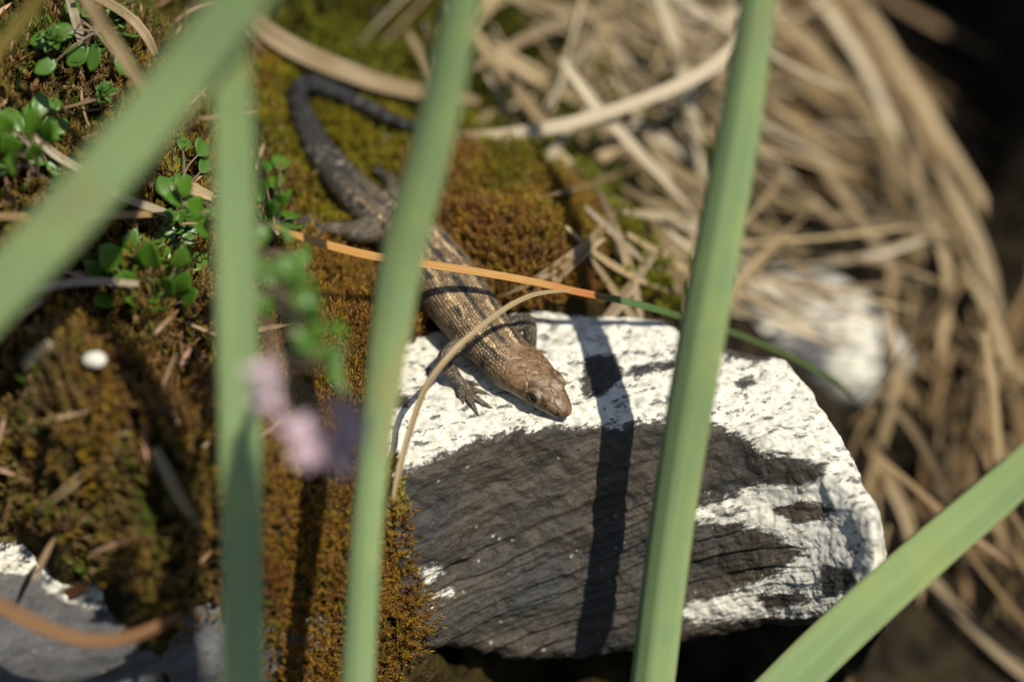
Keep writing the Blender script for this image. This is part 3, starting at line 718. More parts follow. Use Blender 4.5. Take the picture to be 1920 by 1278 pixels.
    md = tmp.modifiers.new('r', 'REMESH'); md.mode = 'VOXEL'; md.voxel_size = 0.0165
    sm = tmp.modifiers.new('s', 'SMOOTH'); sm.iterations = 3; sm.factor = 0.5
    dg = bpy.context.evaluated_depsgraph_get(); ev = tmp.evaluated_get(dg); em = ev.to_mesh()
    nv = len(em.vertices); v = np.empty(nv * 3, np.float32); em.vertices.foreach_get('co', v); v = v.reshape(-1, 3).astype(float)
    nr_ = np.empty(nv * 3, np.float32); em.vertices.foreach_get('normal', nr_); nr_ = nr_.reshape(-1, 3).astype(float)
    fl = np.empty(len(em.polygons), np.int32); em.polygons.foreach_get('loop_total', fl)
    lv = np.empty(len(em.loops), np.int32); em.loops.foreach_get('vertex_index', lv)
    faces = lv.reshape(-1, 4) if (fl == 4).all() else None
    ev.to_mesh_clear(); bpy.data.objects.remove(tmp); bpy.data.meshes.remove(me)
    # body coordinates
    def nearest(v, p):
        out = np.empty(len(v), int); dd = np.empty(len(v))
        for i in range(0, len(v), 8000):
            d = ((v[i:i + 8000, None] - p[None]) ** 2).sum(-1); out[i:i + 8000] = d.argmin(1); dd[i:i + 8000] = np.sqrt(d.min(1))
        return out, dd
    ib, db = nearest(v, cp)
    rb = (rows[ib, 3] + rows[ib, 4]) / 2
    off = v - cp[ib]
    u = L[ib] + (off * cT[ib]).sum(1)
    sS, sN = (off * cS[ib]).sum(1), (off * cN[ib]).sum(1)
    ang = np.arctan2(sS, sN); 
    rv = ang * np.maximum(rb, 0.05)
    score = db / rb
    is_limb = np.zeros(nv, bool)
    lu = np.zeros(nv); ltip = np.zeros(nv)
    for k, (rw, fr) in enumerate(limbs):
        il, dl = nearest(v, rw[:, :3]); s = dl / rw[il, 3]
        m = (s < score * 0.92) & (dl < rw[il, 3] * 1.7)
        o2 = v - rw[il, :3]
        a2 = np.arctan2((o2 * fr[3][il]).sum(1), (o2 * fr[2][il]).sum(1))
        LL = np.concatenate([[0], np.cumsum(np.linalg.norm(np.diff(rw[:, :3], axis=0), axis=1))])
        u[m] = 20 + 3 * k + LL[il[m]]; rv[m] = (a2 * rw[il, 3])[m]; score[m] = s[m]; is_limb |= m
        ltip[m] = (sstep(0.80, 0.97, LL[il] / LL[-1]) * (1.0 if rw[0, 3] < 0.06 else 0.0))[m]
    deg = np.degrees(np.abs(ang))
    nz = fbm(v * 3.0, 3, 3); nz2 = fbm(v * 9.0, 3, 13); nzu = fbm(np.c_[u * 4.0, ang * 1.5, 0 * u], 3, 4)
    bronze = np.array([0.155, 0.105, 0.053]); dark = np.array([0.016, 0.014, 0.012]); pale = np.array([0.44, 0.31, 0.16]); flank = np.array([0.112, 0.078, 0.042])
    rear = np.array([0.019, 0.017, 0.014]); grey = np.array([0.006, 0.0065, 0.008]); headc = np.array([0.155, 0.092, 0.042]); lipc = np.array([0.38, 0.31, 0.16]); belly = np.array([0.30, 0.31, 0.19])
    mix = lambda a, b, t: a * (1 - t[:, None]) + b * t[:, None]
    base = np.tile(bronze, (nv, 1)) * (1 + 0.35 * nz[:, None])
    base = mix(base, flank, sstep(40, 70, deg))
    band = lambda c, w, x: np.clip(1 - np.abs(x - c) / w, 0, 1) ** 0.7
    sd = np.degrees(ang) + 4 * nz2; deg = deg + 4 * nz2 + 3 * nz
    base = mix(base, dark, np.clip(1.5 * band(0, 8, sd) * sstep(-0.6, 0.1, nzu + 0.35), 0, 1) * 0.95)
    base = mix(base, pale, band(13, 5, deg) * sstep(0.0, 0.4, nz2) * 0.4)
    base = mix(base, pale, np.clip(1.5 * band(34, 6, deg), 0, 1) * sstep(-0.4, 0.2, nz2 + 0.45) * 0.85)
    dash = sstep(-0.5, 0.5, np.sin(u * 13 + 4 * nz) + 0.35)
    base = mix(base, dark, np.clip(1.5 * band(44, 8, deg), 0, 1) * dash * 0.95)
    base = mix(base, dark, band(72, 9, deg) * sstep(0.1, 0.5, np.sin(u * 11 + 2 * nz + 1)) * 0.6)
    base = mix(base, np.array([0.30, 0.27, 0.16]), sstep(100, 125, deg))
    rk = sstep(2.9, 4.8, u + 0.4 * nz)
    base = mix(base, rear + np.array([.26, .21, .15]) * (sstep(.2, .6, fbm(v * 17, 2, 23)) * sstep(-.3, .3, nz))[:, None], rk)
    base = mix(base, grey * (1 + 0.6 * nz2[:, None]) + np.array([.05, .05, .05]) * (sstep(.25, .6, fbm(v * 15, 2, 33)) * sstep(-.1, .6, np.sin(u * 30)))[:, None], sstep(4.9, 6.2, u))
    hm = 1 - sstep(0.98, 1.28, u + 0.06 * nz + np.abs(sS) * 0.5)
    hc = np.tile(headc, (nv, 1)) * (1 + 0.18 * nz[:, None])
    # side of the head: dark line through the eye, pale lips
    hc = mix(hc, np.array([0.028, 0.016, 0.008]), np.clip(1.5 * band(0.05, 0.055, sN) * sstep(0.03, 0.12, u) * (1 - sstep(0.95, 1.2, u)) * sstep(46, 58, deg), 0, 1) * 0.9)
    lip = sstep(-0.005, 0.02, -sN + 0.004 - 0.06 * sstep(0.5, 1.0, u)) * sstep(60, 75, deg)
    hc = mix(hc, lipc * 0.9, lip)
    mouth = band(-0.075, 0.012, sN + 0.035 * sstep(0.3, 0.9, u)) * sstep(60, 80, deg) * (1 - sstep(0.75, 0.85, u)); hc = mix(hc, np.array([0.06, 0.045, 0.03]), mouth * 0.8)
    seam = band(0, 0.010, (np.mod(u + 0.02, 0.095) - 0.0475)) * lip * (1 - sstep(0.75, 0.9, u)); hc = mix(hc, np.array([0.16, 0.13, 0.07]), seam * 0.6)
    hc = mix(hc, belly, sstep(105, 125, deg))
    base = mix(base, hc, hm)
    def spot(s, side, up, r, colr, amt=1.0):
        nonlocal base
        for sg in (-1, 1):
            p, T, N, S = at(s); c = p + S * sg * side + N * up
            d = np.abs((v - c) @ T) / r[0] ** 1; e = np.linalg.norm((v - c) - ((v - c) @ T)[:, None] * T, axis=1) / r[1]
            base = mix(base, np.array(colr), (1 - sstep(0.7, 1.1, np.hypot(d, e))) * amt)
    spot(0.095, 0.13, 0.03, (0.035, 0.03), (0.012, 0.008, 0.006))
    spot(1.20, 0.345, 0.0, (0.045, 0.10), (0.010, 0.008, 0.006))
    for (ec, out, along, vert) in eyes:
        de = np.linalg.norm(v - ec - out * 0.03, axis=1)
        base = mix(base, np.array([0.045, 0.026, 0.012]), (1 - sstep(0.13, 0.19, de)) * 0.8)
        base = mix(base, np.array([0.30, 0.20, 0.09]), np.clip(1 - np.abs(de - 0.108) / 0.018, 0, 1) * 0.8)
    limbc = mix(np.tile(np.array([0.24, 0.185, 0.105]), (nv, 1)) * (1 + 0.4 * nz[:, None]), dark * 2.5, sstep(0.3, 0.55, nz2) * 0.7)
    limbc = mix(limbc, dark * 1.6, rk * 0.7 * (u > 19) + (sstep(4.0, 5.0, L[ib])) * 0.6)
    limbc = mix(limbc, np.array([0.02, 0.016, 0.014]), ltip)
    base = np.where(is_limb[:, None], limbc, base)
    base = np.clip(base, 0.004, 0.9)
    # ear hollow and real relief of the plates on the head
    disp = np.zeros(nv)
    for sg in (-1, 1):
        p, T, N, S = at(1.20); c = p + S * sg * 0.345 + N * 0.0
        disp -= 0.035 * np.exp(-(((v - c) @ T / 0.035) ** 2 + (np.linalg.norm((v - c) - ((v - c) @ T)[:, None] * T, axis=1) / 0.08) ** 2))
    v = v + nr_ * disp[:, None]
    root = empty('lizard', cp[40] * np.array([1, 1, 0]), 'brown striped lizard with dark tail basking on the white crusted rock', 'lizard')
    body = mesh_obj('body', v, faces, MAT['lizard'], root, {'col': base, 'scl': np.c_[u, rv, np.where(is_limb, 0, hm)], 'hd': np.c_[u, np.abs(sS), sN]})
    for (ec, out, along, vert) in eyes:
        ve, qe, te = ellipsoid(ec, np.array([along, vert, out]), (0.098, 0.078, 0.074), 24, 16)
        ve2 = (ve - ec)
        loc = np.c_[ve2 @ along, ve2 @ vert, ve2 @ out]
        e = mesh_obj('eye', ve, [qe, te], MAT['eye'], root, {'ey': loc})
    # claws: small dark hooks at the toe tips
    for rw, fr in limbs:
        if rw[0, 3] < 0.06:
            tipp = rw[-1, :3]; d = nrm(rw[-1, :3] - rw[-4, :3])
            w = np.linspace(0, 1, 6)
            cl = np.array([np.r_[tipp + d * (0.05 * t - 0.008) - np.array([0, 0, 0.018 * t * t]), 0.011 * (1 - t) + 0.001, 0.011 * (1 - t) + 0.001, 0.011 * (1 - t) + 0.001] for t in w])
            vv, q, t, _ = loft(cl, 8); mesh_obj('claw', vv, [q, t], MAT['claw'], root)
    return root, cp, cN
def mat_lizard():
    m = M('lizard_scales')
    col = m.attr('col').outputs['Color']
    sv = m.n('SeparateXYZ', i_0=m.attr('scl').outputs['Vector']); u, r, hm = sv.outputs[0], sv.outputs[1], sv.outputs[2]
    A = 1 / 0.043
    jit = m.noise(9.0, m.pos(), 2)
    r = m.math('ADD', r, m.math('MULTIPLY', jit, 0.07)); u0 = u; u = m.math('ADD', u, m.math('MULTIPLY', m.noise(13.0, m.pos(), 2), 0.08))
    y = m.math('MULTIPLY', r, A); row = m.math('FLOOR', y); fy = m.math('SUBTRACT', m.math('SUBTRACT', y, row), 0.5)
    x = m.math('ADD', m.math('MULTIPLY', u, A), m.math('MULTIPLY', m.math('MODULO', m.math('ABSOLUTE', row), 2.0), 0.5)); ci = m.math('FLOOR', x); fx = m.math('SUBTRACT', m.math('SUBTRACT', x, ci), 0.5)
    d2 = m.math('ADD', m.math('MULTIPLY', fx, fx), m.math('MULTIPLY', fy, fy))
    d = m.math('SQRT', d2)
    dome = m.math('SUBTRACT', 1.0, m.math('MULTIPLY', d2, 3.2), clamp=True)
    rnd = m.n('TexWhiteNoise', noise_dimensions='2D', i_Vector=m.n('CombineXYZ', i_0=ci, i_1=row).outputs[0]).outputs[0]
    gap = m.ramp(d, 0.33, 0.52)
    sc_col = m.mix(m.math('MULTIPLY', gap, 0.42), col, m.mix(0.85, col, (0.012, 0.010, 0.008)))
    var = m.math('MULTIPLY_ADD', rnd, 1.0, 0.55)
    sc_col = m.mix(1.0, sc_col, m.n('CombineColor', i_0=var, i_1=var, i_2=var).outputs[0], 'MULTIPLY')
    core = m.math('SUBTRACT', 1.0, m.ramp(d, 0.08, 0.30))
    sc_col = m.mix(m.math('MULTIPLY', core, 0.45), sc_col, m.mix(1.0, m.mix(1.0, sc_col, (2.1, 2.0, 1.75), 'MULTIPLY'), (0.008, 0.006, 0.004), 'ADD'))
    # head plates, mirrored about the midline
    hd = m.attr('hd').outputs['Vector']
    hv = m.n('TexVoronoi', feature='DISTANCE_TO_EDGE', i_Vector=m.n('VectorMath', operation='ADD', i_0=m.scale(hd, (3.9, 6.4, 3.0)), i_1=m.n('VectorMath', operation='SCALE', i_0=m.n('TexNoise', i_Vector=hd, i_Scale=7.0).outputs[1], i_Scale=0.25).outputs[0]).outputs[0], i_Scale=1.0, i_Randomness=0.9).outputs['Distance']
    seam = m.math('SUBTRACT', 1.0, m.ramp(hv, 0.0, 0.05))
    hcol = m.mix(m.math('MULTIPLY', seam, 0.35), col, (0.05, 0.026, 0.012))
    hcol = m.mix(m.math('MULTIPLY', m.ramp(m.noise(17, m.pos(), 4), 0.50, 0.64), 0.75), hcol, (0.05, 0.027, 0.012))
    hcol = m.mix(m.math('MULTIPLY', m.ramp(m.noise(11, m.pos(), 3), 0.52, 0.64), 0.35), hcol, (0.30, 0.19, 0.09))
    c = m.mix(hm, sc_col, hcol)
    hh = m.math('ADD', m.math('MULTIPLY', m.ramp(hv, 0.0, 0.07), 0.5), m.math('MULTIPLY', m.noise(16, m.pos(), 4, 0.65), 0.9))
    h = m.n('Mix', i_0=hm).outputs[0] if False else m.math('ADD', m.math('MULTIPLY', dome, m.math('SUBTRACT', 1.0, hm)), m.math('MULTIPLY', hh, hm))
    rough = m.math('ADD', m.math('MULTIPLY_ADD', hm, -0.08, 0.42), m.math('MULTIPLY', m.noise(20, m.pos(), 3), 0.12))
    tl = m.ramp(u, 4.0, 6.0); lim = m.math('LESS_THAN', u, 15.0)
    return m.fin(c, rough, m.math('MULTIPLY_ADD', m.math('MULTIPLY', tl, lim), -0.1, 0.5), m.bump(h, 0.7, 0.02))
def mat_eye():
    m = M('lizard_eye'); e = m.n('SeparateXYZ', i_0=m.attr('ey').outputs['Vector'])
    rr = m.math('SQRT', m.math('ADD', m.math('POWER', m.math('MULTIPLY', e.outputs[0], 0.85), 2.0), m.math('POWER', e.outputs[1], 2.0)))
    c = m.mix(m.ramp(rr, 0.034, 0.040), (0.004, 0.003, 0.003), (0.022, 0.013, 0.006))
    c = m.mix(m.ramp(rr, 0.056, 0.064), c, (0.01, 0.008, 0.006))
    return m.fin(c, 0.06, 0.6)
MAT['lizard'] = mat_lizard(); MAT['eye'] = mat_eye()
mc = M('dark_claw'); MAT['claw'] = mc.fin((0.02, 0.016, 0.014), 0.35, 0.5)
liz, LCP, LCN = lizard()

# ---------------------------------------------------------------- straws near the lizard
strip('dry_straw', 'straw', [(1075, 546, 1.15), (1045, 546, 1.2), (1000, 553, 1.3), (950, 577, 1.42), (890, 622, 1.65), (842, 668, 1.75), (800, 725, 1.75), (772, 800, 1.75), (748, 885, 1.85), (737, 938, 1.95)],
      [0.007, 0.018, 0.028, 0.033, 0.036, 0.040, 0.042, 0.040, 0.038, 0.016], VIEW + np.array([-0.3, 0.3, 0]), 'thin curved pale stem arching over the lizard\'s neck down to the rock edge', 'dry stem', fold=0.5, thick=0.05, nseg=60, r=0.85)
strip('orange_straw', 'orange_straw', [(512, 424, 1.9), (560, 443, 1.7), (620, 462, 1.5), (700, 481, 1.25), (800, 496, 1.0), (900, 511, 0.8), (1000, 529, 0.65), (1080, 547, 0.55), (1180, 567, 0.3), (1270, 592, 0.0), (1380, 626, -0.4), (1480, 668, -0.8), (1560, 712, -1.1), (1600, 745, -1.5)],
      [0.015, 0.045, 0.054, 0.053, 0.052, 0.050, 0.048, 0.047, 0.047, 0.046, 0.045, 0.044, 0.04, 0.025], VIEW + np.array([0, 0.3, 0.3]), 'orange dry grass leaf turning green, lying across the lizard\'s back', 'grass leaf', fold=0.35, thick=0.03, nseg=90, r=0.55)
strip('dry_straw', 'pale_straw', [(1420, 40, -2.6), (1385, 82, -2.3), (1330, 130, -2.1), (1240, 175, -1.9), (1120, 218, -1.8), (1000, 246, -1.75), (880, 260, -1.75), (770, 260, -1.75), (680, 252, -1.8)],
      [0.05, 0.085, 0.09, 0.088, 0.085, 0.085, 0.08, 0.075, 0.03], VIEW + np.array([0, 0.2, 0.3]), 'long bleached grass stem arching behind the lizard over the green moss', 'dry stem', fold=0.3, thick=0.03, nseg=60, r=0.55)
strip('rusty_straw', 'rust_straw', [(-80, 1085, 3.9), (0, 1135, 3.8), (80, 1175, 3.7), (160, 1200, 3.6), (240, 1195, 3.5), (320, 1162, 3.4), (345, 1145, 3.3)],
      [0.08, 0.09, 0.09, 0.085, 0.075, 0.06, 0.02], VIEW + np.array([0, 0.3, 0.2]), 'rust coloured curved leaf hanging over the grey rock below the bank', 'dry leaf', fold=0.4, thick=0.03, nseg=40, r=0.6)
tag(strip('dry_straw', 'straw', G_([(440, 10), (500, 62), (560, 98), (640, 132), (720, 160), (810, 178), (900, 190)], 0.36), [0.10, 0.13, 0.135, 0.13, 0.12, 0.10, 0.05], VIEW + np.array([0, 0.2, 0.3]),
      'broad withered stem lying just behind the curl of the lizard\'s tail', 'dry stem', fold=0.4, thick=0.04, r=0.25))
for lab, mat, ctrl, w in [
    ('bleached twig lying under the broad slanting blade among leafy plants', 'pale_straw', G_([(55, 240), (80, 270), (110, 295), (150, 318), (220, 365), (290, 392), (338, 408)], .5), 0.05),
    ('pale broken twig standing beside the tiny crinkled rosette', 'pale_straw', G_([(118, -30), (135, 15), (146, 55), (156, 90)], .45), 0.055),
    ('tan arching stem curving over the crinkled plants', 'straw', G_([(150, -20), (200, 5), (245, 35), (275, 70), (292, 105)], .9), 0.06),
    ('thick tan stem slanting down to the leafy plants', 'straw', [(130, -60, 3.6), (170, 10, 3.5), (205, 65, 3.3), (240, 118, 3.2), (275, 175, 3.0)], 0.08),
    ('yellow green bent leaf above the crinkled rosette', 'olive_straw', [(110, -40, 5.4), (60, 20, 5.2), (20, 70, 5.1), (-40, 140, 5.0)], 0.10),
    ('pale stem lying behind the round green leaves', 'pale_straw', G_([(60, 548), (110, 534), (180, 528), (260, 532)], .55), 0.05),
    ('dull brown stem lying across the moss bank behind the leaves', 'brown_straw', G_([(-30, 405), (80, 408), (180, 405), (290, 402)], .5), 0.06),
    ('short pale splinter resting on the golden moss', 'pale_straw', G_([(44, 690), (62, 673), (93, 645)], .5), 0.09),
    ('brown withered leaf between leafy sprig and blade', 'straw', G_([(335, 345), (360, 355), (398, 370)], .7), 0.08),
    ('thin grey twig lying in front of the dull brown stem', 'brown_straw', G_([(20, 560), (60, 520), (110, 500), (160, 470)], .45), 0.03),
    ('crooked brown twig caught in the lower moss of the bank', 'straw', G_([(70, 960), (120, 920), (170, 880), (200, 870)], .45), 0.06),
    ('pinkish brown twig leaning down the moss bank', 'straw', G_([(290, 840), (310, 880), (340, 940), (380, 990)], .45), 0.07),
    ('short reddish twig below the golden moss', 'rust_straw', G_([(110, 1130), (130, 1115), (165, 1095)], .4), 0.08),
    ]:
    n = len(ctrl)
    strip('dry_straw', mat, ctrl, [w * 0.7] + [w] * (n - 2) + [w * 0.7], VIEW + np.array([random.uniform(-.3, .3), .2, .2]), lab, 'dry stem', fold=0.4, thick=0.05, nseg=26, r=random.random())
v, f, t = ellipsoid(P(178, 674, ground_d(178, 674, .42)), np.array([CR, CU, CB]), (0.14, 0.10, 0.07))
v = v + 0.03 * fbm(v * 5, 3, 2)[:, None] * CB
mw = M('white_pebble'); MAT['pebble'] = mw.fin(mw.mix(mw.noise(9), (0.45, 0.42, 0.34), (0.7, 0.68, 0.58)), 0.8, 0.3)
tag(mesh_obj('pebble', v, [f, t], MAT['pebble']), 'small whitish pebble lying in the golden moss', 'pebble')

# ---------------------------------------------------------------- dry grass behind
def R8(*zz): return [(860 + a / 1.811, b / 1.811, d) for a, b, d in zz]
G2 = 'dry grass stems crossing over the green moss'
LAB2 = 'crossing over the bright green moss'
cross = [
    (R8((-20, 40, -2.2), (20, 90, -2.2), (150, 250, -2.4), (300, 430, -2.7), (375, 505, -2.9)), .115, 'straw'),
    (R8((110, 200, -3.0), (250, 125, -3.2), (420, 60, -3.4), (560, 20, -3.6)), .12, 'straw'),
    (R8((420, 270, -3.4), (455, 190, -3.5), (490, 110, -3.6), (530, 20, -3.8)), .12, 'straw'),
    (R8((690, 20, -2.9), (720, 110, -2.9), (765, 260, -3.0), (800, 420, -3.1), (830, 600, -3.2)), .14, 'straw'),
    (R8((370, 230, -2.0), (420, 300, -2.0), (500, 400, -2.0), (620, 530, -2.1), (760, 680, -2.3)), .10, 'pale_straw'),
    (R8((400, 580, -2.2), (560, 740, -2.2), (690, 880, -2.2), (800, 1000, -2.2)), .14, 'straw'),
    (R8((300, 640, -2.6), (440, 570, -2.7), (560, 480, -2.9), (700, 400, -3.2)), .12, 'straw'),
    (R8((260, 640, -1.9), (310, 540, -2.0), (350, 470, -2.2), (430, 380, -2.5)), .09, 'pale_straw'),
    (R8((60, 130, -3.0), (200, 220, -3.0), (300, 280, -3.1), (390, 340, -3.2)), .16, 'straw'),
    (R8((250, 10, -3.9), (450, 70, -3.9), (650, 130, -4.0), (900, 120, -4.1)), .17, 'straw'),
    (R8((-120, 200, -2.6), (0, 400, -2.7), (150, 390, -2.8), (290, 410, -2.9)), .12, 'straw'),
    (R8((500, 20, -4.1), (650, 80, -4.1), (800, 160, -4.2), (900, 260, -4.3)), .15, 'straw'),
    (R8((560, 200, -3.7), (680, 330, -3.7), (800, 500, -3.7)), .11, 'straw'),
    (R8((480, 760, -2.5), (600, 780, -2.5), (800, 800, -2.6), (980, 820, -2.7)), .13, 'straw'),
    (R8((520, 960, -1.6), (600, 900, -1.7), (700, 860, -1.8), (800, 850, -1.9)), .10, 'straw'),
    (R8((560, 830, -2.0), (680, 930, -2.0), (800, 1020, -2.0), (930, 1060, -2.1)), .12, 'pale_straw'),
    (R8((20, 60, -3.6), (110, 10, -3.8), (230, -40, -4.0)), .14, 'straw'),
    (R8((640, 470, -2.9), (720, 560, -2.9), (840, 640, -3.0)), .10, 'straw'),
    (R8((560, 320, -2.9), (650, 480, -2.9), (720, 640, -2.9), (770, 780, -2.9)), .08, 'pale_straw'),
    (R8((120, -10, -4.3), (140, 60, -4.3), (150, 110, -4.3)), .05, 'pale_straw'),
    (R8((700, 0, -4.5), (800, 60, -4.4), (930, 60, -4.3), (1050, 20, -4.3)), .14, 'straw'),
    (R8((430, 460, -3.3), (600, 440, -3.3), (760, 520, -3.4), (900, 640, -3.6)), .12, 'brown_straw'),
    (R8((880, 1060, -1.7), (960, 960, -1.9), (1060, 850, -2.3), (1150, 760, -2.9)), .12, 'straw'),
]
LOOK = {'straw': 'tan', 'pale_straw': 'bleached', 'brown_straw': 'dull brown', 'rust_straw': 'rust coloured'}
def dry(ctrl, w, mat, where, grp, face=None, r=None, n=34, ws=0.5):
    k = len(ctrl); w = w * ws
    lab = ('broad ' if w > 0.055 else 'narrow ') + LOOK[mat] + ' dry grass straw ' + where
    fc = VIEW + np.array([random.uniform(-.5, .5), random.uniform(0, .4), random.uniform(0, .5)]) if face is None else face
    return strip('dry_straw', mat, ctrl, [w * .5] + [w] * (k - 2) + [w * .06], fc, lab, 'straw', grp, fold=random.uniform(.2, .55), thick=0.03, nseg=n, r=random.random() if r is None else r, twist=random.uniform(-.6, .6))
for ctrl, w, mat in cross:
    c0, c1 = np.array(ctrl[0]), np.array(ctrl[-1])
    ctrl = [tuple(c0 + .45 * (c0 - np.array(ctrl[1])))] + ctrl[1:-1] + [tuple(c1 + .45 * (c1 - np.array(ctrl[-2])))]
    dry(ctrl, w, mat if random.random() < .5 else 'pale_straw', LAB2, G2, ws=0.68)
G3 = 'dry straws draping beyond the rock'
LAB3 = 'draping over the dark hollow beyond the rock'
LAB4 = 'hanging in the dark gap past the rock\'s end'
drape = [
    (R8((1000, 280, -3.6), (1060, 350, -3.7), (1180, 470, -4.0), (1270, 620, -4.2), (1400, 800, -4.4), (1520, 980, -4.4), (1600, 1150, -4.4)), .17, 'straw'),
    (R8((1040, 20, -4.2), (1110, 80, -4.2), (1250, 220, -4.4), (1400, 400, -4.8), (1490, 540, -5.2), (1560, 800, -5.4)), .20, 'straw'),
    (R8((1200, -20, -4.8), (1290, 90, -4.8), (1400, 280, -5.0), (1480, 470, -5.2), (1530, 700, -5.2)), .15, 'pale_straw'),
    (R8((1330, -40, -5.4), (1420, 90, -5.4), (1510, 240, -5.3), (1620, 430, -5.2), (1760, 660, -5.0), (1880, 880, -4.8), (1960, 1060, -4.6)), .16, 'straw'),
    (R8((1540, 420, -4.2), (1565, 560, -4.2), (1575, 720, -4.2), (1565, 900, -4.2), (1540, 1080, -4.2), (1530, 1250, -4.2)), .12, 'straw'),
    (R8((960, 760, -2.6), (1030, 690, -2.8), (1080, 620, -3.0), (1110, 520, -3.4)), .09, 'straw'),
    (R8((1160, 120, -4.5), (1300, 280, -4.7), (1420, 480, -5.0), (1500, 700, -5.2), (1560, 950, -5.2)), .18, 'straw'),
    (R8((1600, 740, -3.6), (1640, 850, -3.6), (1660, 980, -3.6), (1640, 1150, -3.6), (1620, 1300, -3.6)), .13, 'straw'),
    (R8((1080, 350, -4.0), (1180, 420, -4.4), (1300, 560, -4.8), (1420, 650, -5.2)), .2, 'brown_straw'),
    (R8((1620, 560, -4.4), (1720, 720, -4.3), (1800, 920, -4.2), (1850, 1120, -4.1)), .17, 'straw'),
    (R8((1700, 900, -3.8), (1780, 1020, -3.7), (1850, 1200, -3.6), (1900, 1400, -3.6)), .16, 'straw'),
]
for ctrl, w, mat in drape: dry(ctrl, w, mat, LAB3, G3, n=44)
rr = random.Random(5)
def flow(x0, y0, d0, ln, ang, curve, dd, n=6):
    out = []; x, y = x0, y0; a = math.radians(ang)
    for i in range(n):
        out.append((x, y, d0 + dd * i / (n - 1))); x += math.cos(a) * ln / (n - 1); y += math.sin(a) * ln / (n - 1); a += math.radians(curve) / (n - 1)
    return out
def blocks(c):
    q = spline(np.array(c, float), 40)
    return bool(np.any((q[:, 0] > 1350) & (q[:, 0] < 1665) & (q[:, 1] > 510) & (q[:, 1] < 700) & (q[:, 2] > -6.0)))
for k in range(190):
    t = rr.random()
    x0 = 1380 + 380 * t + rr.uniform(-60, 60); y0 = -60 + 560 * rr.random() * (1 - 0.3 * t)
    if x0 + 0 > 1450 + 0.75 * y0 + 130: x0 = 1400 + 0.7 * y0 + rr.uniform(-60, 120)
    c = flow(x0, y0, rr.uniform(-10.5, -5.2), rr.uniform(700, 1300), rr.uniform(38, 66), rr.uniform(-5, 40), rr.uniform(-.6, 1.2))
    if blocks(c): continue
    dry(c, rr.uniform(.04, .13), rr.choice(['straw', 'straw', 'straw', 'brown_straw', 'brown_straw', 'pale_straw']), LAB3, G3, n=30)
for k in range(46):      # lower right, sparse over the dark gap
    x0 = rr.uniform(1600, 1950); y0 = rr.uniform(520, 1000)
    c = flow(x0, y0, rr.uniform(-5.0, -1.8), rr.uniform(250, 600), rr.uniform(40, 110), rr.uniform(-40, 40), rr.uniform(-.8, .6))
    if blocks(c): continue
    dry(c, rr.uniform(.05, .15), rr.choice(['straw', 'brown_straw', 'brown_straw', 'straw']), LAB4, 'dry straws in the gap past the rock', n=24)
for k in range(14):      # around the pale rock
    x0 = rr.uniform(1250, 1450); y0 = rr.uniform(430, 540)
    c = flow(x0, y0, rr.uniform(-3.6, -2.2), rr.uniform(200, 420), rr.uniform(-15, 40), rr.uniform(-30, 40), rr.uniform(-.8, .2))
    dry(c, rr.uniform(.05, .1), rr.choice(['straw', 'pale_straw', 'straw']), 'lying beside the pale rounded rock', 'dry straws beside the pale rock', n=20)
for k in range(26):      # straws lying on the moss between the cushion and the rock
    x0 = rr.uniform(1060, 1290); y0 = rr.uniform(300, 500)
    a = rr.choice([20, 40, 55, 130, 150]) + rr.uniform(-15, 15)
    c = [(x, y, ground_d(x, y, .34)) for x, y, d in flow(x0, y0, 0, rr.uniform(140, 320), a, rr.uniform(-30, 30), 0, 4)]
    dry(c, rr.uniform(.06, .13), rr.choice(['straw', 'pale_straw', 'straw']), 'lying on the moss between the orange cushion and the rock', 'dry straws on the moss by the rock', n=20)
# the uncountable rest of the thatch
def thatch(label, n, gen, mat, seed):
    parts = []
    for k in range(n):
        c, w = gen()
        if blocks(c): continue
        v, f, a = ribbon([P(*q) for q in c], w, VIEW + np.array([rr.uniform(-.8, .8), rr.uniform(-.2, .5), rr.uniform(0, .6)]), fold=rr.uniform(.1, .6), thick=0.02, nseg=12, r=rr.random(), twist=rr.uniform(-1, 1))
        parts.append((v, f, a))
    v, f, a = join(parts)
    return tag(mesh_obj('dry_grass_thatch', v, f, MAT[mat], attrs=a), label, 'dry grass', kind='stuff')
def gA():
    t = rr.random(); y0 = rr.uniform(-150, 600); x0 = rr.uniform(1300, 1480) + 0.62 * max(y0, 0) * rr.random()
    return flow(x0, y0, rr.uniform(-10.5, -6.0), rr.uniform(350, 900), rr.uniform(30, 75), rr.uniform(-30, 45), rr.uniform(-1, 1), 5), rr.uniform(.02, .075)
def gB():
    x0 = rr.uniform(780, 1400)
    return flow(x0, rr.uniform(-200, 380), rr.uniform(-5.0, -2.7), rr.uniform(350, 800) * (1 if x0 < 1100 else .7), rr.choice([35, 50, 65, 120, 150, 20, -20] if x0 < 1100 else [45, 55, 65, 120, 140]) + rr.uniform(-15, 15), rr.uniform(-30, 30), rr.uniform(-.5, .5), 5), rr.uniform(.012, .034)
def gC():
    return flow(rr.uniform(1580, 2000), rr.uniform(450, 1250), rr.uniform(-6.5, -3.2), rr.uniform(150, 420), rr.uniform(30, 130), rr.uniform(-40, 40), rr.uniform(-.5, .5), 5), rr.uniform(.018, .06)
thatch('tangled brown dry grass thatch filling the hollow beyond the rock', 520, gA, 'brown_straw', 1)
thatch('loose tangle of thin tan dry grass lying on the bright green moss', 90, gB, 'straw', 2)
thatch('loose tangle of thin bleached dry grass lying on the bright green moss', 60, gB, 'pale_straw', 2)
thatch('dark dead grass thatch low in the gap past the rock\'s end', 220, gC, 'brown_straw', 3)

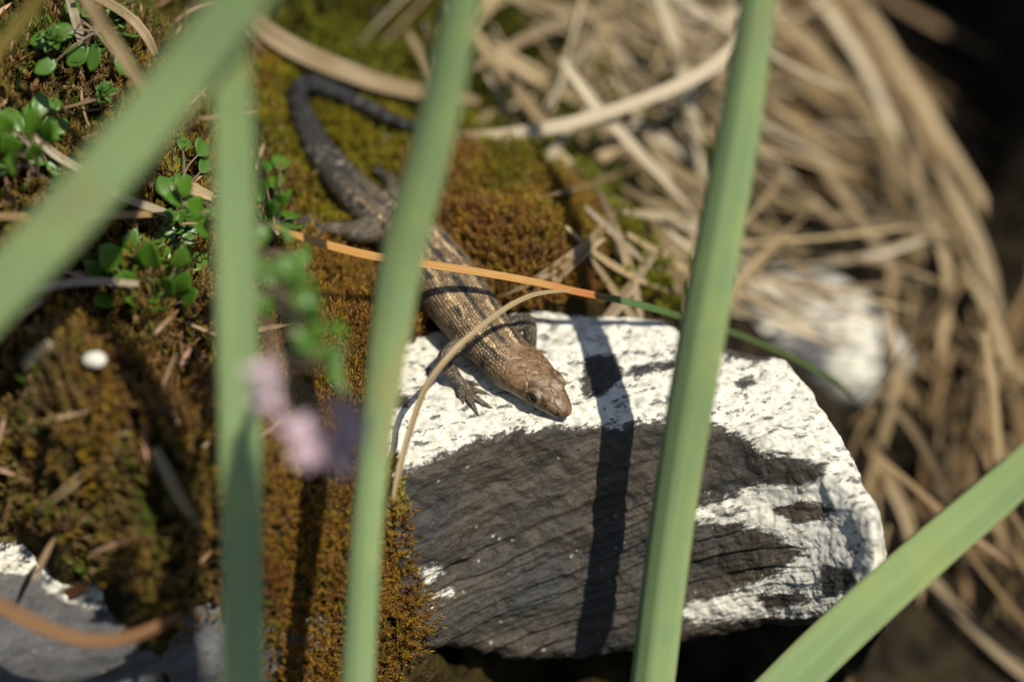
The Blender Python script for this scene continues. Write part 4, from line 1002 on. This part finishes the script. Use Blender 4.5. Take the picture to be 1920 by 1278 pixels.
# ---------------------------------------------------------------- small plants on the bank
def leaf_geo(base, d, up, ln, wd, cup=0.25, bend=0.3, n=9):
    """oval leaf, 7 points across, thin but closed"""
    d = nrm(d); s = nrm(np.cross(d, up)); nn = np.cross(s, d)
    t = np.linspace(0, 1, n); w = np.sin(np.pi * t ** 0.85) ** 0.75 * wd / 2; w[0] = 0.012; w[-1] = 0.004
    xs = np.linspace(-1, 1, 5)
    p = base + d * (t * ln)[:, None] + nn * (bend * ln * (t - t * t) * 1.2 - bend * ln * t * t * 0.4)[:, None]
    top = p[:, None] + s * (w[:, None] * xs)[..., None] + nn * (cup * w[:, None] * xs ** 2)[..., None]
    bot = top - nn * 0.012
    k = 5; m = 10
    V = np.concatenate([top, bot[:, ::-1]], 1).reshape(-1, 3)
    i = np.arange(n - 1)[:, None] * m; j = np.arange(m)[None]; j2 = (j + 1) % m
    F = np.stack([i + j, i + j2, i + m + j2, i + m + j], -1).reshape(-1, 4)
    e0 = np.array([[a, m - 1 - a, m - 2 - a, a + 1] for a in range(k - 1)]); e1 = (n - 1) * m + e0[:, ::-1]
    return V, np.vstack([F, e0, e1])
def tube(pts, r, seg=8, n=20):
    rows = spline(np.array([np.r_[p, q] for p, q in zip(pts, r)]), n)
    v, q, t, _ = loft(np.c_[rows[:, :3], rows[:, 3], rows[:, 3], rows[:, 3]], seg)
    return v, [q, t]
def leafy(name, label, root, leaves, matl='leaf', stem=True, grp=None, cat='plant'):
    """root px,py,d; leaves: (px,py,d of leaf tip, length, width)"""
    b = P(*root); e = empty(name, b, label, cat, grp)
    for (px, py, d, ln, wd) in leaves:
        tip = P(px, py, d); v = tip - b
        lb = tip - nrm(v + np.array([0, 0, 0.15])) * ln
        V, F = leaf_geo(lb, nrm(tip - lb), nrm(SUN * 0.6 + CB * 0.5 + rng.normal(0, .3, 3)), ln, wd, rng.uniform(.1, .4), rng.uniform(0, .3))
        mesh_obj('leaf', V, F, MAT[matl], e)
        if stem:
            mid = (b + lb) / 2 + np.array([0, 0, 0.08]) + rng.normal(0, .03, 3)
            v2, f2 = tube([b, mid, lb + nrm(v) * 0.03], [0.016, 0.013, 0.010]); mesh_obj('stalk', v2, f2, MAT['twig'], e)
    return e
def G_L(pts, h): return [(a, b, ground_d(a, b, h), random.uniform(.26, .4), random.uniform(.18, .28)) for a, b in pts]
leafy('leafy_plant', 'small plant with round bright green leaves beside the pale stem on the bank', (285, 590, 1.5),
      [(190, 460, 2.3, .42, .36), (225, 510, 2.3, .34, .26), (280, 452, 2.3, .44, .36), (345, 462, 2.2, .38, .26), (322, 525, 2.4, .36, .28), (352, 512, 2.2, .40, .26), (305, 575, 2.3, .3, .2), (240, 560, 2.2, .34, .2), (370, 545, 2.1, .36, .28), (290, 578, 2.4, .26, .16), (160, 490, 2.1, .3, .24)])
leafy('leafy_plant', 'plant with yellow green oval leaves above the bleached twig', (70, 330, 1.9),
      [(50, 205, 2.8, .5, .36), (95, 225, 2.8, .45, .30), (5, 255, 2.8, .45, .28), (10, 300, 2.8, .34, .3), (60, 270, 2.7, .36, .26), (45, 350, 2.6, .34, .2), (110, 340, 2.5, .32, .16), (-10, 210, 2.8, .4, .3)])
leafy('leafy_plant', 'low sprawling plant with dull green leaves near the lizard\'s hind foot', (430, 420, 1.5),
      [(470, 310, 2.6, .34, .24), (500, 345, 2.7, .36, .26), (520, 385, 2.6, .34, .24), (480, 400, 2.6, .34, .26), (330, 335, 2.3, .34, .26), (350, 380, 2.2, .34, .3), (310, 365, 2.2, .3, .24), (365, 425, 2.1, .34, .26), (450, 345, 2.5, .3, .22), (540, 370, 2.5, .26, .18), (400, 400, 2.2, .3, .26)], 'leaf')
leafy('leafy_plant', 'plant with shaded dark green leaves under the edge of the broad slanting blade', (200, 520, 1.5),
      G_L([(150, 470), (205, 455), (175, 500), (215, 490), (330, 420), (370, 440), (350, 400), (385, 415), (310, 440), (255, 430)], .45), 'dark_leaf')
leafy('leafy_plant', 'low mat of small green leaves on yellow moss by the lizard\'s toes', (520, 440, 1.0),
      G_L([(490, 300), (515, 325), (480, 350), (505, 370), (530, 350), (545, 395), (500, 400), (475, 385), (560, 420), (525, 290)], .35), 'leaf')
def cluster(n, x0, x1, y0, y1, h): return G_L([(random.uniform(x0, x1), random.uniform(y0, y1)) for _ in range(n)], h)
leafy('leafy_plant', 'dense green leafy clump beside the yellow green plant at the bank\'s top', (60, 280, 1.9), cluster(16, -30, 150, 170, 330, .4), 'dark_leaf')
leafy('leafy_plant', 'dark green leafy clump in the shadow under the broad slanting blade', (330, 380, 1.5), cluster(16, 290, 400, 250, 430, .4), 'dark_leaf')
leafy('leafy_plant', 'spreading green clump around the foot of the round leaved plant', (270, 530, 1.5), cluster(18, 160, 400, 430, 590, .35), 'leaf')
leafy('leafy_plant', 'small green clump among the tan stems at the top of the bank', (180, 60, 1.5), cluster(14, 40, 300, -20, 150, .3), 'dark_leaf')
leafy('leafy_plant', 'yellow green tuft low on the bank above the grey rock', (190, 1060, 1.5), cluster(10, 140, 230, 980, 1080, .3), 'leaf')
def rosette(label, ctr, n, size, mat='dark_leaf'):
    c = P(*ctr); e = empty('crinkled_rosette', c, label, 'plant', 'tiny crinkled plants on the bank')
    ax = nrm(CB * 0.6 + np.array([0, 0, .8]))
    t1 = nrm(np.cross(ax, [1, .2, 0])); t2 = np.cross(ax, t1)
    for k in range(n):
        a = k * 2.4; h = k / n
        d = nrm((t1 * math.cos(a) + t2 * math.sin(a)) * (1.05 - h) + ax * (0.15 + 0.9 * h))
        V, F = leaf_geo(c + ax * (size * 0.7 * h), d, ax, size * (0.80 - 0.35 * h), size * 0.42, 0.8, -0.2, 7)
        V = V + 0.035 * fbm(V * 16, 2, k)[:, None] * ax
        mesh_obj('leaf', V, F, MAT[mat], e)
    v, f = tube([c - ax * 0.2, c, c + ax * size * 0.6], [0.02, 0.02, 0.012]); mesh_obj('stalk', v, f, MAT['twig'], e)
    return e
rosette('tiny crinkled green rosette next to the pale broken twig', (102, 78, 1.5), 26, 0.26)
rosette('tiny dark crinkled shoot below the tan stems', (200, 178, 1.5), 22, 0.22)
rosette('crinkled green tuft under the arching tan stem', (225, 38, 1.0), 20, 0.28)
rosette('dark crinkled tuft shaded below the thick tan stem', (188, 85, 1.2), 20, 0.24)
# flowering sprig in front
def sprig():
    base = P(470, 520, 2.5)
    e = empty('flowering_sprig', base, 'flowering sprig with lilac pink flowers and green leaves between two grass blades', 'flower')
    st = [P(455, 440, 2.4), base, P(500, 600, 4.4), P(520, 690, 5.6), P(560, 800, 6.9), P(620, 860, 7.0)]
    v, f = tube(st, [.05, .05, .05, .045, .04, .03], n=40); mesh_obj('stem', v, f, MAT['twig'], e)
    st2 = [P(520, 690, 5.6), P(570, 740, 6.5), P(640, 770, 6.9)]
    v, f = tube(st2, [.04, .035, .025], n=16); mesh_obj('stem', v, f, MAT['twig'], e)
    r = np.random.default_rng(3)
    pth = spline(np.array([(475, 455, 3.4), (520, 500, 4.2), (545, 550, 4.6), (565, 610, 5.0), (600, 680, 5.2)], float), 46)
    for (px, py, d) in pth + r.normal(0, 1, (46, 3)) * np.array([22, 14, .25]):
        q = P(px, py, d)
        V, F = leaf_geo(q, nrm(r.normal(0, 1, 3) * np.array([1, .6, .6]) + CB * .2), nrm(SUN + CB * .5 + r.normal(0, .3, 3)), r.uniform(.26, .42), r.uniform(.13, .20), .5, .2)
        mesh_obj('leaf', V, F, MAT['dark_leaf' if r.random() < .5 else 'leaf'], e)
        ax = [P(470 + (py - 440) * 0.26 + 10, py, d - 0.3), (q + P(px - 15, py + 6, d)) / 2, q]
        v, f = tube(ax, [.02, .018, .015], n=8); mesh_obj('stalk', v, f, MAT['twig'], e)
    for (px, py, d, s) in [(500, 725, 7.4, .34), (515, 765, 7.4, .30), (540, 805, 7.3, .30), (565, 845, 7.3, .28), (595, 860, 7.2, .28), (625, 845, 7.2, .30), (645, 800, 7.2, .32), (655, 765, 7.1, .28), (630, 870, 7.2, .24), (665, 830, 7.1, .28)]:
        c = P(px, py, d); ax = nrm(CB * .6 + CU * .3 + r.normal(0, .5, 3)); t1 = nrm(np.cross(ax, [0.2, 1, .3])); t2 = np.cross(ax, t1)
        parts = []
        for k in range(6):
            a = k * math.pi / 3 + r.uniform(-.2, .2); d_ = nrm(ax * .75 + (t1 * math.cos(a) + t2 * math.sin(a)) * .8)
            V, F = leaf_geo(c, d_, ax, s, s * .62, .7, -.25); parts.append((V, F, {}))
        V, F, _ = join(parts); fo = mesh_obj('flower_head', V, F, MAT['petal'], e)
        v, f, t = ellipsoid(c, np.array([t1, t2, ax]), (s * .28, s * .28, s * .4), 12, 8); mesh_obj('bud', v, [f, t], MAT['petal'], e)
    return e
sprig()
# dead litter on the bank
def litter(n):
    parts = []
    r = np.random.default_rng(8)
    polyL = [(-100, -50), (470, -50), (500, 260), (480, 1150), (350, 1150), (200, 1050), (-100, 960)]
    k = 0
    while k < n:
        x, y = r.uniform(-8, -2.6), r.uniform(-5, 7); z = tz(x, y) + r.uniform(.06, .24)
        px, py = proj(np.array([[x, y, z]]))
        if not in_poly(px, py, polyL)[0]: continue
        k += 1
        a = r.uniform(0, 6.3); d = np.array([math.cos(a), math.sin(a), r.uniform(-.5, .4)])
        V, F = leaf_geo(np.array([x, y, z]), d, nrm(np.array([r.normal(0, .5), r.normal(0, .5) - .3, 1])), r.uniform(.25, .8), r.uniform(.025, .075), r.uniform(.2, .9), r.uniform(-.3, .4), 7)
        c = np.array([(0.20, 0.11, 0.05), (0.28, 0.19, 0.10), (0.12, 0.065, 0.03), (0.34, 0.20, 0.13)][r.integers(4)]) * r.uniform(.7, 1.2)
        parts.append((V, F, {'col': np.tile(c, (len(V), 1))}))
    v, f, a = join(parts)
    return tag(mesh_obj('leaf_litter', v, f, MAT['litter'], attrs=a), 'brown dead leaf litter scattered through the moss on the bank', 'litter', kind='stuff')
litter(260)
